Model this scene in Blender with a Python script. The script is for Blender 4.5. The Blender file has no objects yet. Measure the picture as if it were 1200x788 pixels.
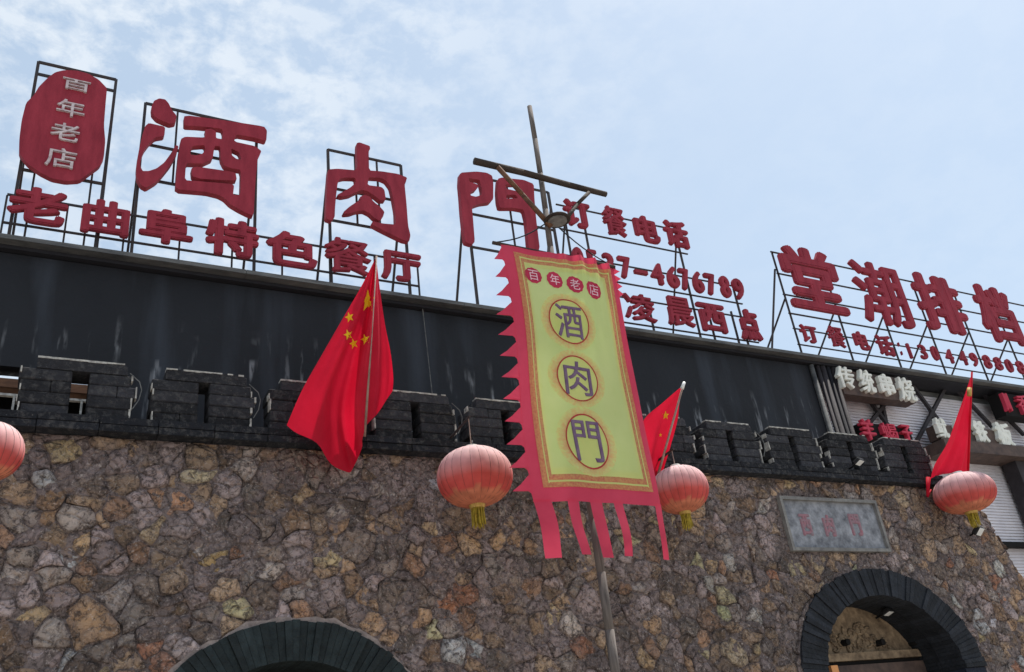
import bpy, bmesh, math, random
import numpy as np
from mathutils import Vector, Matrix, noise
from mathutils.bvhtree import BVHTree
random.seed(7); rng = np.random.RandomState(11)
S = bpy.context.scene
COL = S.collection

# ------------------------------------------------------------------ camera
CH = 1.6
c0 = np.array([600, 394.]); hv = np.array([2648, 668.]); vv = np.array([336, -1617.])
FPX = math.sqrt(-np.dot(hv-c0, vv-c0))
def _ray(x, y):
    r = np.array([x-c0[0], y-c0[1], FPX]); return r/np.linalg.norm(r)
aX = _ray(*hv); aZ = _ray(*vv); aZ = aZ-np.dot(aZ, aX)*aX; aZ /= np.linalg.norm(aZ)
aY = np.cross(aZ, aX); RW = np.array([aX, aY, aZ])
def at(x, y, Y):                       # point of the place seen at photo pixel (x, y), Y metres ahead
    d = RW@_ray(x, y); p = d*(Y/d[1]); return Vector((p[0], p[1], p[2]+CH))
def proj(p):
    q = RW.T@np.array([p[0], p[1], p[2]-CH]); return c0+FPX*q[:2]/q[2]
cam = bpy.data.objects.new('camera', bpy.data.cameras.new('camera')); COL.objects.link(cam)
rt = RW@np.array([1, 0, 0]); up = RW@np.array([0, -1, 0]); bk = RW@np.array([0, 0, -1])
cam.matrix_world = Matrix(((rt[0], up[0], bk[0], 0), (rt[1], up[1], bk[1], 0), (rt[2], up[2], bk[2], CH), (0, 0, 0, 1)))
cam.data.sensor_width = 36; cam.data.lens = FPX/1200*36; cam.data.clip_end = 5000; cam.data.clip_start = .05
S.camera = cam

# ------------------------------------------------------------------ sky and sun
SUN = Vector((0.40, 0.05, 0.90)).normalized()
el = math.asin(SUN.z); az = math.atan2(SUN.x, SUN.y)
W = bpy.data.worlds.new('World'); S.world = W; W.use_nodes = True
nt = W.node_tree; nt.nodes.clear(); L = nt.links
def N(t, **k):
    n = nt.nodes.new(t)
    for a, b in k.items(): setattr(n, a, b)
    return n
out = N('ShaderNodeOutputWorld'); bg = N('ShaderNodeBackground'); bg.inputs[1].default_value = .112
sky = N('ShaderNodeTexSky', sky_type='NISHITA', sun_disc=False, sun_elevation=el, sun_rotation=az,
        air_density=1.2, dust_density=1.8, ozone_density=1.0)
tc = N('ShaderNodeTexCoord'); mp = N('ShaderNodeMapping'); mp.inputs['Scale'].default_value = (1.0, 1.0, 1.7)
n1 = N('ShaderNodeTexNoise'); n1.inputs['Scale'].default_value = 2.2; n1.inputs['Detail'].default_value = 4
n2 = N('ShaderNodeTexNoise'); n2.inputs['Scale'].default_value = 21; n2.inputs['Detail'].default_value = 7; n2.inputs['Roughness'].default_value = .62; n2.inputs['Distortion'].default_value = .15
L.new(tc.outputs['Generated'], mp.inputs[0]); L.new(mp.outputs[0], n1.inputs[0]); L.new(mp.outputs[0], n2.inputs[0])
r1 = N('ShaderNodeMapRange'); r1.inputs[1].default_value = .22; r1.inputs[2].default_value = .50
r2 = N('ShaderNodeMapRange'); r2.inputs[1].default_value = .41; r2.inputs[2].default_value = .60
L.new(n1.outputs[0], r1.inputs[0]); L.new(n2.outputs[0], r2.inputs[0])
mu = N('ShaderNodeMath', operation='MULTIPLY'); L.new(r1.outputs[0], mu.inputs[0]); L.new(r2.outputs[0], mu.inputs[1])
# the field of small clouds thins out towards the sun
dt = N('ShaderNodeVectorMath', operation='DOT_PRODUCT'); dt.inputs[1].default_value = (.90, .40, .10); L.new(tc.outputs['Generated'], dt.inputs[0])
r3 = N('ShaderNodeMapRange'); r3.inputs[1].default_value = .50; r3.inputs[2].default_value = .80; r3.inputs[3].default_value = .52; r3.inputs[4].default_value = .06; L.new(dt.outputs['Value'], r3.inputs[0])
mm = N('ShaderNodeMath', operation='MULTIPLY'); L.new(mu.outputs[0], mm.inputs[0]); L.new(r3.outputs[0], mm.inputs[1])
veil = N('ShaderNodeMix', data_type='RGBA'); veil.inputs[0].default_value = .62; veil.inputs[7].default_value = (4.45, 5.5, 6.6, 1); L.new(sky.outputs[0], veil.inputs[6])
mx = N('ShaderNodeMix', data_type='RGBA'); mx.inputs[7].default_value = (7.0, 7.25, 7.4, 1)
L.new(mm.outputs[0], mx.inputs[0]); L.new(veil.outputs[2], mx.inputs[6])
L.new(mx.outputs[2], bg.inputs[0]); L.new(bg.outputs[0], out.inputs[0])
sd = bpy.data.lights.new('sun', 'SUN'); sd.energy = 4.4; sd.angle = math.radians(1.2); sd.color = (1, .95, .87)
so = bpy.data.objects.new('sun', sd); COL.objects.link(so); so.rotation_euler = SUN.to_track_quat('Z', 'Y').to_euler(); so.location = (0, 0, 60)
S.view_settings.view_transform = 'Standard'; S.view_settings.look = 'None'
S.view_settings.exposure = 0.38; S.view_settings.gamma = 1; S.view_settings.use_curve_mapping = False

# ------------------------------------------------------------------ helpers
def lin(r, g, b):
    f = lambda v: (v/255/12.92 if v/255 <= .04045 else ((v/255+.055)/1.055)**2.4)
    return (f(r), f(g), f(b), 1)
def mat(name, col, rough=.8, metal=0, var=.25, scale=6, bump=.2, bscale=40, col2=None, spec=.3, trans=0, attr=None, stretch=None, vscale2=None):
    m = bpy.data.materials.new(name); m.use_nodes = True; t = m.node_tree; t.nodes.clear()
    n = lambda k: t.nodes.new(k); l = t.links.new
    o = n('ShaderNodeOutputMaterial'); p = n('ShaderNodeBsdfPrincipled')
    p.inputs['Roughness'].default_value = rough; p.inputs['Metallic'].default_value = metal; p.inputs['Specular IOR Level'].default_value = spec
    co = n('ShaderNodeTexCoord'); mpp = n('ShaderNodeMapping'); l(co.outputs['Object'], mpp.inputs[0])
    if stretch: mpp.inputs['Scale'].default_value = stretch
    nz = n('ShaderNodeTexNoise'); nz.inputs['Scale'].default_value = scale; nz.inputs['Detail'].default_value = 6; nz.inputs['Roughness'].default_value = .65
    l(mpp.outputs[0], nz.inputs[0])
    ramp = n('ShaderNodeMapRange'); ramp.inputs[1].default_value = .3; ramp.inputs[2].default_value = .7; l(nz.outputs[0], ramp.inputs[0])
    mix = n('ShaderNodeMix'); mix.data_type = 'RGBA'
    c2 = col2 or tuple(c*(1-var) for c in col[:3])+(1,)
    mix.inputs[6].default_value = col; mix.inputs[7].default_value = c2
    l(ramp.outputs[0], mix.inputs[0])
    last = mix.outputs[2]
    if attr:
        a = n('ShaderNodeAttribute'); a.attribute_name = attr
        mm_ = n('ShaderNodeMix'); mm_.data_type = 'RGBA'; mm_.blend_type = 'MULTIPLY'; mm_.inputs[0].default_value = 1
        l(last, mm_.inputs[6]); l(a.outputs[0], mm_.inputs[7]); last = mm_.outputs[2]
    l(last, p.inputs['Base Color'])
    if bump:
        nb = n('ShaderNodeTexNoise'); nb.inputs['Scale'].default_value = bscale; nb.inputs['Detail'].default_value = 5; l(mpp.outputs[0], nb.inputs[0])
        b = n('ShaderNodeBump'); b.inputs['Strength'].default_value = bump; b.inputs['Distance'].default_value = .02
        l(nb.outputs[0], b.inputs['Height']); l(b.outputs[0], p.inputs['Normal'])
    if trans:
        tr = n('ShaderNodeBsdfTranslucent'); l(last, tr.inputs[0]); ms = n('ShaderNodeMixShader'); ms.inputs[0].default_value = trans
        l(p.outputs[0], ms.inputs[1]); l(tr.outputs[0], ms.inputs[2]); l(ms.outputs[0], o.inputs[0])
    else: l(p.outputs[0], o.inputs[0])
    m['mix'] = 1
    return m
M = {}
def stone_material(name='fieldstone', paint=False, base=None):
    m = bpy.data.materials.new(name); m.use_nodes = True; t = m.node_tree; t.nodes.clear()
    n = lambda k: t.nodes.new(k); l = t.links.new
    o = n('ShaderNodeOutputMaterial'); p = n('ShaderNodeBsdfPrincipled'); p.inputs['Roughness'].default_value = .9; p.inputs['Specular IOR Level'].default_value = .25
    co = n('ShaderNodeTexCoord'); a = n('ShaderNodeAttribute'); a.attribute_name = 'tone'
    if base: a = n('ShaderNodeRGB'); a.outputs[0].default_value = base
    def nz(sc, d=6, ro=.6, dist=0):
        q = n('ShaderNodeTexNoise'); q.inputs['Scale'].default_value = sc; q.inputs['Detail'].default_value = d; q.inputs['Roughness'].default_value = ro; q.inputs['Distortion'].default_value = dist; l(co.outputs['Object'], q.inputs[0]); return q.outputs[0]
    def mr(x, a_, b_, c, d):
        q = n('ShaderNodeMapRange'); l(x, q.inputs[0])
        for i, v in enumerate((a_, b_, c, d)): q.inputs[i+1].default_value = v
        return q.outputs[0]
    def mix(f, c1, c2, mode='MIX'):
        q = n('ShaderNodeMix'); q.data_type = 'RGBA'; q.blend_type = mode
        if isinstance(f, float): q.inputs[0].default_value = f
        else: l(f, q.inputs[0])
        for i, v in ((6, c1), (7, c2)):
            if isinstance(v, tuple): q.inputs[i].default_value = v
            else: l(v, q.inputs[i])
        return q.outputs[2]
    if paint:                                                                             # black paint rubbed off in patches
        c = mix(mr(nz(5, 7, .7, .5), .46, .66, 0, .5), a.outputs[0], lin(26, 27, 31))
        c = mix(mr(nz(18, 8, .75, .4), .50, .66, 0, .5), c, lin(112, 110, 108))
        c = mix(mr(nz(50, 5, .75), .64, .72, 0, .8), c, lin(168, 166, 160))
    else:
        c = mix(mr(nz(7, 8, .7, .6), .42, .66, 0, .45), a.outputs[0], lin(164, 148, 146))     # lime and dust bloom
        c = mix(mr(nz(13, 6, .7, .5), .52, .68, 0, .55), c, lin(178, 142, 112))               # ochre patches
        c = mix(mr(nz(22, 7, .75, .6), .47, .60, 0, .85), c, lin(72, 62, 60))                # dark lichen and soot
        c = mix(mr(nz(.55, 4, .6), .42, .62, 0, .35), c, lin(84, 74, 70))                    # broad darker patches at random
        c = mix(mr(nz(38, 5, .75, .4), .56, .70, 0, .65), c, lin(232, 218, 210))
    hgt = nz(16, 9, .72, .3)
    if not paint:                                                                         # broken faces inside each stone
        wv = n('ShaderNodeVectorMath'); wv.operation = 'MULTIPLY_ADD'
        qn = n('ShaderNodeTexNoise'); qn.inputs['Scale'].default_value = 6; qn.inputs['Detail'].default_value = 5; l(co.outputs['Object'], qn.inputs[0])
        l(qn.outputs[1], wv.inputs[0]); wv.inputs[1].default_value = (.16, .16, .16); l(co.outputs['Object'], wv.inputs[2])
        vo = n('ShaderNodeTexVoronoi'); vo.feature = 'DISTANCE_TO_EDGE'; vo.inputs['Scale'].default_value = 8.5; l(wv.outputs[0], vo.inputs['Vector'])
        vc = n('ShaderNodeTexVoronoi'); vc.inputs['Scale'].default_value = 8.5; l(wv.outputs[0], vc.inputs['Vector'])
        bwn = n('ShaderNodeRGBToBW'); l(vc.outputs['Color'], bwn.inputs[0]); c = mix(.22, c, bwn.outputs[0], 'SOFT_LIGHT')
        c = mix(mr(vo.outputs['Distance'], .0, .022, .3, 0), c, lin(82, 72, 68))
        ad = n('ShaderNodeMath'); ad.operation = 'MULTIPLY_ADD'; l(mr(vo.outputs['Distance'], 0, .12, 0, .5), ad.inputs[0]); ad.inputs[1].default_value = 1.0; l(hgt, ad.inputs[2]); hgt = ad.outputs[0]
    l(c, p.inputs[0])
    b = n('ShaderNodeBump'); b.inputs['Strength'].default_value = 1; b.inputs['Distance'].default_value = .065; l(hgt, b.inputs['Height']); l(b.outputs[0], p.inputs['Normal'])
    l(p.outputs[0], o.inputs[0]); return m
M['stone'] = stone_material()
M['mortar'] = stone_material('old_mortar', False, lin(146, 131, 128))
M['rim'] = mat('rim_mortar', lin(160, 146, 140), .95, scale=9, col2=lin(110, 100, 98), bump=.8)
M['black'] = mat('black_painted_brick', lin(47, 50, 57), .75, scale=7, col2=lin(30, 32, 38), bump=.6, bscale=22)
M['blockpaint'] = stone_material('worn_black_paint', True)
M['pale_strip'] = mat('pale_edge', lin(200, 196, 188), .9, scale=22, col2=lin(110, 108, 106), bump=.5)
M['greenbrick'] = mat('dark_green_brick', (1.25, 1.25, 1.25, 1), .85, scale=9, col2=(.45, .47, .48, 1), bump=1, bscale=30, attr='tone')
M['fascia'] = mat('weathered_fascia', lin(116, 116, 114), .8, scale=4, col2=lin(62, 63, 66), bump=.3, stretch=(.5, 1, 3))
M['soffit'] = mat('dark_soffit', lin(40, 40, 46), .8)
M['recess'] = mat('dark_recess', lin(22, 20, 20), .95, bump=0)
M['red'] = mat('red_letter_paint', lin(156, 52, 66), .7, scale=3.5, col2=lin(126, 36, 50), bump=.12, spec=.2, stretch=(2.5, 1, .6))
M['redside'] = mat('red_letter_side', lin(140, 28, 40), .6, bump=.05)
M['steel'] = mat('dark_steel', lin(52, 54, 60), .6, metal=.2, scale=14, col2=lin(64, 50, 44), bump=.1)
M['white'] = mat('white_letter', lin(236, 236, 226), .6, scale=9, col2=lin(208, 208, 200), bump=.05)
M['pink'] = mat('pink_red_letter', lin(205, 60, 85), .6, bump=.05)
M['sealtext'] = mat('pale_letter', lin(215, 205, 205), .6, scale=20, col2=lin(165, 140, 145), bump=.05)
M['boxbrown'] = mat('brown_sign_box', lin(98, 80, 72), .7, scale=8, col2=lin(60, 50, 48), bump=.2)
M['slat'] = mat('grey_slats', lin(226, 222, 226), .65, scale=3, col2=lin(204, 200, 206), bump=.1)
M['brace'] = mat('brown_black_brace', lin(62, 58, 62), .75, scale=9, col2=lin(44, 40, 42), bump=.2)
M['wood'] = mat('weathered_pole_wood', lin(124, 115, 110), .85, scale=5, col2=lin(76, 69, 66), bump=.4, stretch=(8, 8, .6))
M['bark'] = mat('dark_bar_wood', lin(70, 58, 50), .85, scale=6, col2=lin(44, 38, 36), bump=.4)
M['brownwood'] = mat('brown_wood', lin(120, 86, 64), .8, scale=6, col2=lin(76, 52, 40), bump=.3, stretch=(1, 1, 6))
M['bannerred'] = mat('banner_red_cloth', lin(238, 84, 112), .8, scale=3, col2=lin(224, 70, 98), bump=.15, bscale=120, trans=.48)
M['banneryellow'] = mat('banner_yellow_cloth', lin(236, 250, 170), .8, scale=2.2, col2=lin(224, 242, 152), bump=.15, bscale=120, trans=.56)
M['bannerborder'] = mat('banner_border_print', lin(224, 186, 122), .8, scale=60, col2=lin(206, 112, 98), bump=0, trans=.48)
M['halo'] = mat('banner_halo_print', lin(232, 248, 176), .8, scale=40, col2=lin(240, 214, 150), bump=0, trans=.56, attr='tone')
M['ringred'] = mat('print_red_line', lin(170, 48, 50), .8, bump=0)
M['sealred'] = mat('print_seal_red', lin(196, 52, 84), .8, bump=0, trans=.2)
M['sealwhite'] = mat('print_seal_white', lin(235, 190, 200), .8, bump=0)
M['ink'] = mat('print_purple_ink', lin(92, 66, 98), .8, scale=16, col2=lin(120, 98, 118), bump=0)
M['flag'] = mat('red_flag_cloth', lin(222, 26, 60), .7, scale=3, col2=lin(204, 16, 48), bump=.1, trans=.45)
M['star'] = mat('yellow_star_cloth', lin(250, 205, 30), .7, bump=0, trans=.3)
M['flagpole'] = mat('pale_pole', lin(170, 150, 140), .6, scale=10, col2=lin(120, 100, 92), bump=.2)
M['gold'] = mat('faded_gold', lin(206, 176, 96), .55, metal=.15, scale=20, col2=lin(150, 112, 60), bump=.2)
M['tassel'] = mat('yellow_tassel', lin(190, 168, 60), .8, scale=30, col2=lin(120, 100, 36), bump=.4)
M['plaque'] = mat('plaque_stone', lin(156, 158, 164), .7, scale=9, col2=lin(84, 86, 92), bump=.5, bscale=30)
M['plaqueframe'] = mat('plaque_frame', lin(140, 138, 134), .8, scale=9, col2=lin(92, 90, 90), bump=.3)
M['plaquered'] = mat('plaque_faded_red', lin(158, 104, 114), .8, scale=22, col2=lin(128, 118, 124), bump=.2)
M['lampwhite'] = mat('lamp_white', lin(230, 230, 228), .4, bump=0)
M['lampblack'] = mat('lamp_black', lin(28, 28, 30), .5, bump=0)
M['tymp'] = mat('carved_board', lin(158, 136, 110), .85, scale=9, col2=lin(76, 62, 50), bump=.9, bscale=16)
M['paving'] = mat('paving', lin(168, 162, 154), .9, scale=1.2, col2=lin(146, 141, 134), bump=.4)
M['cable'] = mat('cable_black', lin(30, 30, 32), .6, bump=0)
M['stallpaint'] = M['black']

def lantern_material():
    m = bpy.data.materials.new('bleached_sunlit_lantern_cloth'); m.use_nodes = True; t = m.node_tree; t.nodes.clear()
    n = lambda k: t.nodes.new(k); l = t.links.new
    o = n('ShaderNodeOutputMaterial'); p = n('ShaderNodeBsdfPrincipled'); p.inputs['Roughness'].default_value = .75; p.inputs['Specular IOR Level'].default_value = .2
    a = n('ShaderNodeAttribute'); a.attribute_name = 'tone'
    nz = n('ShaderNodeTexNoise'); nz.inputs['Scale'].default_value = 9; nz.inputs['Detail'].default_value = 6
    co = n('ShaderNodeTexCoord'); l(co.outputs['Object'], nz.inputs[0])
    mr = n('ShaderNodeMapRange'); mr.inputs[1].default_value = .3; mr.inputs[2].default_value = .7; mr.inputs[3].default_value = .78; mr.inputs[4].default_value = 1.05
    l(nz.outputs[0], mr.inputs[0])
    mx_ = n('ShaderNodeMix'); mx_.data_type = 'RGBA'; mx_.blend_type = 'MULTIPLY'; mx_.inputs[0].default_value = 1
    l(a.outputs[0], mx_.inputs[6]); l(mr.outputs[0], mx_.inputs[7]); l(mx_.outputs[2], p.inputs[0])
    tr = n('ShaderNodeBsdfTranslucent'); l(mx_.outputs[2], tr.inputs[0]); ms = n('ShaderNodeMixShader'); ms.inputs[0].default_value = .22
    l(p.outputs[0], ms.inputs[1]); l(tr.outputs[0], ms.inputs[2]); l(ms.outputs[0], o.inputs[0])
    return m
M['lantern'] = lantern_material()

def streak_wall_material():
    m = bpy.data.materials.new('streaked_black_render'); m.use_nodes = True; t = m.node_tree; t.nodes.clear()
    n = lambda k: t.nodes.new(k); l = t.links.new
    o = n('ShaderNodeOutputMaterial'); p = n('ShaderNodeBsdfPrincipled'); p.inputs['Roughness'].default_value = .7; p.inputs['Specular IOR Level'].default_value = .3
    co = n('ShaderNodeTexCoord'); sep = n('ShaderNodeSeparateXYZ'); l(co.outputs['Object'], sep.inputs[0])
    def noise_(sc, st, det=4):
        mpp = n('ShaderNodeMapping'); mpp.inputs['Scale'].default_value = st; l(co.outputs['Object'], mpp.inputs[0])
        q = n('ShaderNodeTexNoise'); q.inputs['Scale'].default_value = sc; q.inputs['Detail'].default_value = det; l(mpp.outputs[0], q.inputs[0]); return q.outputs[0]
    def rng_(x, a, b, c=0, d=1):
        q = n('ShaderNodeMapRange'); l(x, q.inputs[0])
        for i, v in enumerate((a, b, c, d)): q.inputs[i+1].default_value = v
        return q.outputs[0]
    def mul(a, b):
        q = n('ShaderNodeMath'); q.operation = 'MULTIPLY'; l(a, q.inputs[0])
        if isinstance(b, float): q.inputs[1].default_value = b
        else: l(b, q.inputs[1])
        return q.outputs[0]
    def mix(f, c1, c2):
        q = n('ShaderNodeMix'); q.data_type = 'RGBA'; l(f, q.inputs[0])
        for i, v in ((6, c1), (7, c2)):
            if isinstance(v, tuple): q.inputs[i].default_value = v
            else: l(v, q.inputs[i])
        return q.outputs[2]
    base = mix(rng_(noise_(1.4, (1, 1, .6), 6), .3, .7), lin(30, 32, 38), lin(19, 20, 25))
    wide = mul(rng_(noise_(3.0, (1, 1, .12), 5), .50, .72), .5)
    base = mix(wide, base, lin(62, 68, 78))
    # narrow chalky runs where water drips above the battlement
    run = mul(rng_(noise_(9, (1, 1, .10), 2), .55, .63), rng_(noise_(26, (1, 1, .22), 3), .40, .60))
    run = mul(run, rng_(noise_(2.2, (1, 1, 1.3), 2), .42, .54))
    run = mul(run, rng_(sep.outputs[2], 6.0, 5.2))
    base = mix(mul(run, 1.0), base, lin(150, 152, 156))
    l(base, p.inputs[0])
    b = n('ShaderNodeBump'); b.inputs['Strength'].default_value = .35; b.inputs['Distance'].default_value = .02; l(noise_(14, (1, 1, 1), 6), b.inputs['Height']); l(b.outputs[0], p.inputs['Normal'])
    l(p.outputs[0], o.inputs[0]); return m
M['streak'] = streak_wall_material()

def link(name, me, m, parent=None, smooth=False):
    o = bpy.data.objects.new(name, me); COL.objects.link(o)
    if m and not me.materials: me.materials.append(m)
    if smooth:
        for p in me.polygons: p.use_smooth = True
    if parent: o.parent = parent
    return o
def thing(name, label, cat, group=None, loc=(0, 0, 0)):
    o = bpy.data.objects.new(name, None); COL.objects.link(o); o.empty_display_size = .2
    o['label'] = label; o['category'] = cat
    if group: o['group'] = group
    return o
class MB:
    def __init__(s): s.v = []; s.f = []; s.tone = []
    def add(s, vs, fs, tone=None):
        b = len(s.v); s.v += [tuple(v) for v in vs]; s.f += [tuple(b+i for i in f) for f in fs]; s.tone += [tone or (1, 1, 1, 1)]*len(vs)
        return s
    def box(s, a, b, tone=None):
        x0, y0, z0 = a; x1, y1, z1 = b
        return s.add([(x0, y0, z0), (x1, y0, z0), (x1, y1, z0), (x0, y1, z0), (x0, y0, z1), (x1, y0, z1), (x1, y1, z1), (x0, y1, z1)],
                     [(0, 3, 2, 1), (4, 5, 6, 7), (0, 1, 5, 4), (1, 2, 6, 5), (2, 3, 7, 6), (3, 0, 4, 7)], tone)
    def bar(s, p, q, r, n=4, r2=None, tone=None):
        p = Vector(p); q = Vector(q); r2 = r if r2 is None else r2; d = (q-p).normalized()
        u = d.cross(Vector((0, 1, 0)) if abs(d.y) < .9 else Vector((1, 0, 0))).normalized(); w = d.cross(u)
        vs = []
        for c, rr in ((p, r), (q, r2)):
            for i in range(n):
                a = 2*math.pi*(i+.5)/n; vs.append(c+u*math.cos(a)*rr+w*math.sin(a)*rr)
        fs = [(i, (i+1) % n, n+(i+1) % n, n+i) for i in range(n)]+[tuple(range(n))[::-1], tuple(range(n, 2*n))]
        return s.add(vs, fs, tone)
    def poly(s, pts, rs, n=6):
        for (a, b), (ra, rb) in zip(zip(pts, pts[1:]), zip(rs, rs[1:])): s.bar(a, b, ra, n, rb)
        return s
    def prism(s, outline, y0, y1, tone=None):    # outline of (x, z), counter-clockwise or not
        n = len(outline); vs = [(x, y0, z) for x, z in outline]+[(x, y1, z) for x, z in outline]
        return s.add(vs, [tuple(range(n)), tuple(range(n, 2*n))[::-1]]+[(i, n+i, n+(i+1) % n, (i+1) % n) for i in range(n)], tone)
    def mesh(s, name, tone=False):
        me = bpy.data.meshes.new(name); me.from_pydata(s.v, [], s.f)
        bm = bmesh.new(); bm.from_mesh(me); bmesh.ops.recalc_face_normals(bm, faces=bm.faces); bm.to_mesh(me); bm.free()
        if tone:
            a = me.color_attributes.new('tone', 'FLOAT_COLOR', 'POINT'); a.data.foreach_set('color', np.array(s.tone, dtype=np.float32).ravel())
        return me
    def build(s, name, m, parent=None, smooth=False, tone=False):
        return link(name, s.mesh(name, tone), m, parent, smooth)
def bevel(o, w, seg=1):
    md = o.modifiers.new('bevel', 'BEVEL'); md.width = w; md.segments = seg; md.limit_method = 'ANGLE'; return o

def fitrect(xL, yT, xR, yB, Y):        # upright rectangle on the plane Y whose image has this bounding box
    c = at((xL+xR)/2, (yT+yB)/2, Y); w = (at(xR, (yT+yB)/2, Y)-at(xL, (yT+yB)/2, Y)).x; h = abs((at((xL+xR)/2, yT, Y)-at((xL+xR)/2, yB, Y)).z)
    r = [c.x-w/2, c.x+w/2, c.z-h/2, c.z+h/2]
    for _ in range(60):
        ps = np.array([proj((x, Y, z)) for x in r[:2] for z in r[2:]])
        e = [xL-ps[:, 0].min(), xR-ps[:, 0].max(), ps[:, 1].max()-yB, ps[:, 1].min()-yT]
        sx = (r[1]-r[0])/max(np.ptp(ps[:, 0]), 1); sz = (r[3]-r[2])/max(np.ptp(ps[:, 1]), 1)
        r = [r[0]+e[0]*sx*.5, r[1]+e[1]*sx*.5, r[2]+e[2]*sz*.5, r[3]+e[3]*sz*.5]
        if r[1]-r[0] < .02: r[1] = r[0]+.02
        if r[3]-r[2] < .02: r[3] = r[2]+.02
    return r

FONT = bpy.data.fonts.load('<builtin>')
def glyph_mesh(ch, off=.02, ext=.05, res=3):
    cu = bpy.data.curves.new('g', 'FONT'); cu.body = ch; cu.font = FONT; cu.size = 1; cu.offset = off; cu.extrude = ext; cu.resolution_u = res; cu.fill_mode = 'BOTH'
    ob = bpy.data.objects.new('g', cu); COL.objects.link(ob)
    bpy.context.view_layer.update()
    me = bpy.data.meshes.new_from_object(ob.evaluated_get(bpy.context.evaluated_depsgraph_get()))
    bpy.data.objects.remove(ob); bpy.data.curves.remove(cu); return me
GCACHE = {}
def glyph(ch, rect, Y, depth, m, parent, name='character', bold=0, fn=None):
    if ch not in GCACHE:
        me = glyph_mesh(ch, 0); n = len(me.vertices); co = np.empty(n*3); me.vertices.foreach_get('co', co); co = co.reshape(-1, 3)
        mn = co.min(0); mxx = co.max(0); GCACHE[ch] = ((co-mn)/np.maximum(mxx-mn, 1e-6), [tuple(p.vertices) for p in me.polygons]); bpy.data.meshes.remove(me)
    u, fs = GCACHE[ch]
    w = rect[1]-rect[0]; h = rect[3]-rect[2]; t = bold*h
    shifts = [(0, 0)] if not bold else [(0, 0)]+[(t*math.cos(a_*math.pi/4), t*.6*math.sin(a_*math.pi/4)) for a_ in range(8)]
    mb = MB(); tx = min(t, w*.3)
    for k, (dx, dz) in enumerate(shifts):
        x = rect[0]+tx+u[:, 0]*(w-2*tx)+dx*(tx/t if t else 0); z = rect[2]+t*.6+u[:, 1]*(h-1.2*t)+dz; y = Y+(1-u[:, 2])*depth+k*.0008
        if fn: p = [fn(a_, c_, b_-Y) for a_, b_, c_ in zip(x, y, z)]
        else: p = list(zip(x, y, z))
        base = len(mb.v); mb.v += [tuple(q) for q in p]; mb.f += [tuple(base+i for i in f) for f in fs]
    me = bpy.data.meshes.new(name); me.from_pydata(mb.v, [], mb.f); me.update()
    return link(name, me, m, parent)
def outline_letter(polys, Y, depth, m, parent, name='character', scale=1, org=(0, 0), step=.0):
    """solid letter from outlines; polys = nested closed contours in photo pixels, laid on the sign's own plane"""
    cu = bpy.data.curves.new('o', 'CURVE'); cu.dimensions = '2D'; cu.fill_mode = 'BOTH'; cu.extrude = depth/2
    for pl in polys:
        pts = [at(org[0]+x/scale, org[1]+y/scale, Y) for x, y in pl]
        pts = [(p.x, p.z) for p in pts]
        q = []
        for i in range(len(pts)):            # one corner-cutting pass to soften the traced corners
            a, b = pts[i], pts[(i+1) % len(pts)]
            q += [(a[0]*.88+b[0]*.12, a[1]*.88+b[1]*.12), (a[0]*.12+b[0]*.88, a[1]*.12+b[1]*.88)]
        sp = cu.splines.new('POLY'); sp.points.add(len(q)-1); sp.use_cyclic_u = True
        for k, (a, b) in enumerate(q): sp.points[k].co = (a, b, 0, 1)
    ob = bpy.data.objects.new('o', cu); COL.objects.link(ob); bpy.context.view_layer.update()
    me = bpy.data.meshes.new_from_object(ob.evaluated_get(bpy.context.evaluated_depsgraph_get())); bpy.data.objects.remove(ob)
    me.transform(Matrix(((1, 0, 0, 0), (0, 0, -1, Y+depth/2), (0, 1, 0, 0), (0, 0, 0, 1))))
    me.materials.clear(); me.name = name
    return link(name, me, m, parent)

# ------------------------------------------------------------------ ground
g = MB().add([(-400, -400, 0), (400, -400, 0), (400, 400, 0), (-400, 400, 0)], [(0, 1, 2, 3)]).build('ground', M['paving']); g['kind'] = 'structure'

# ------------------------------------------------------------------ stone wall
WY = 7.0                                  # wall face
ZT = CH+2.80                              # top of the stonework
ARCH = [dict(cx=1.84, zc=CH+.31, a=1.15, b=1.08, ia=.86, ib=.79), dict(cx=8.27, zc=CH+.70, a=1.37, b=1.08, ia=1.03, ib=.80)]
XL, XR = -3.0, 11.0
wall = thing('stone_wall', 'rough fieldstone wall of brown and grey stones with two arched openings under the black battlement', 'wall')
def arch_pts(A, a, b, n=40):
    pts = [(A['cx']+a*math.cos(t), A['zc']+b*math.sin(t)) for t in np.linspace(0, math.pi, n)]
    return [(A['cx']+a, 0.0)]+pts+[(A['cx']-a, 0.0)]
def fill_curve(contours, y0, depth, name, m, parent):
    cu = bpy.data.curves.new('o', 'CURVE'); cu.dimensions = '2D'; cu.fill_mode = 'BOTH'; cu.extrude = depth/2
    for q in contours:
        sp = cu.splines.new('POLY'); sp.points.add(len(q)-1); sp.use_cyclic_u = True
        for k, (a, b) in enumerate(q): sp.points[k].co = (a, b, 0, 1)
    ob = bpy.data.objects.new('o', cu); COL.objects.link(ob); bpy.context.view_layer.update()
    me = bpy.data.meshes.new_from_object(ob.evaluated_get(bpy.context.evaluated_depsgraph_get())); bpy.data.objects.remove(ob)
    me.transform(Matrix(((1, 0, 0, 0), (0, 0, -1, y0+depth/2), (0, 1, 0, 0), (0, 0, 0, 1)))); me.materials.clear(); me.name = name
    return link(name, me, m, parent)
def wall_right(z):                        # right-hand end of the stonework, wider towards the ground
    zz = z-CH
    if zz > 2.5: return 10.2+(2.8-zz)/.3*.45
    return 10.65+min(1, (2.5-zz)/.9)*.33
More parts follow.
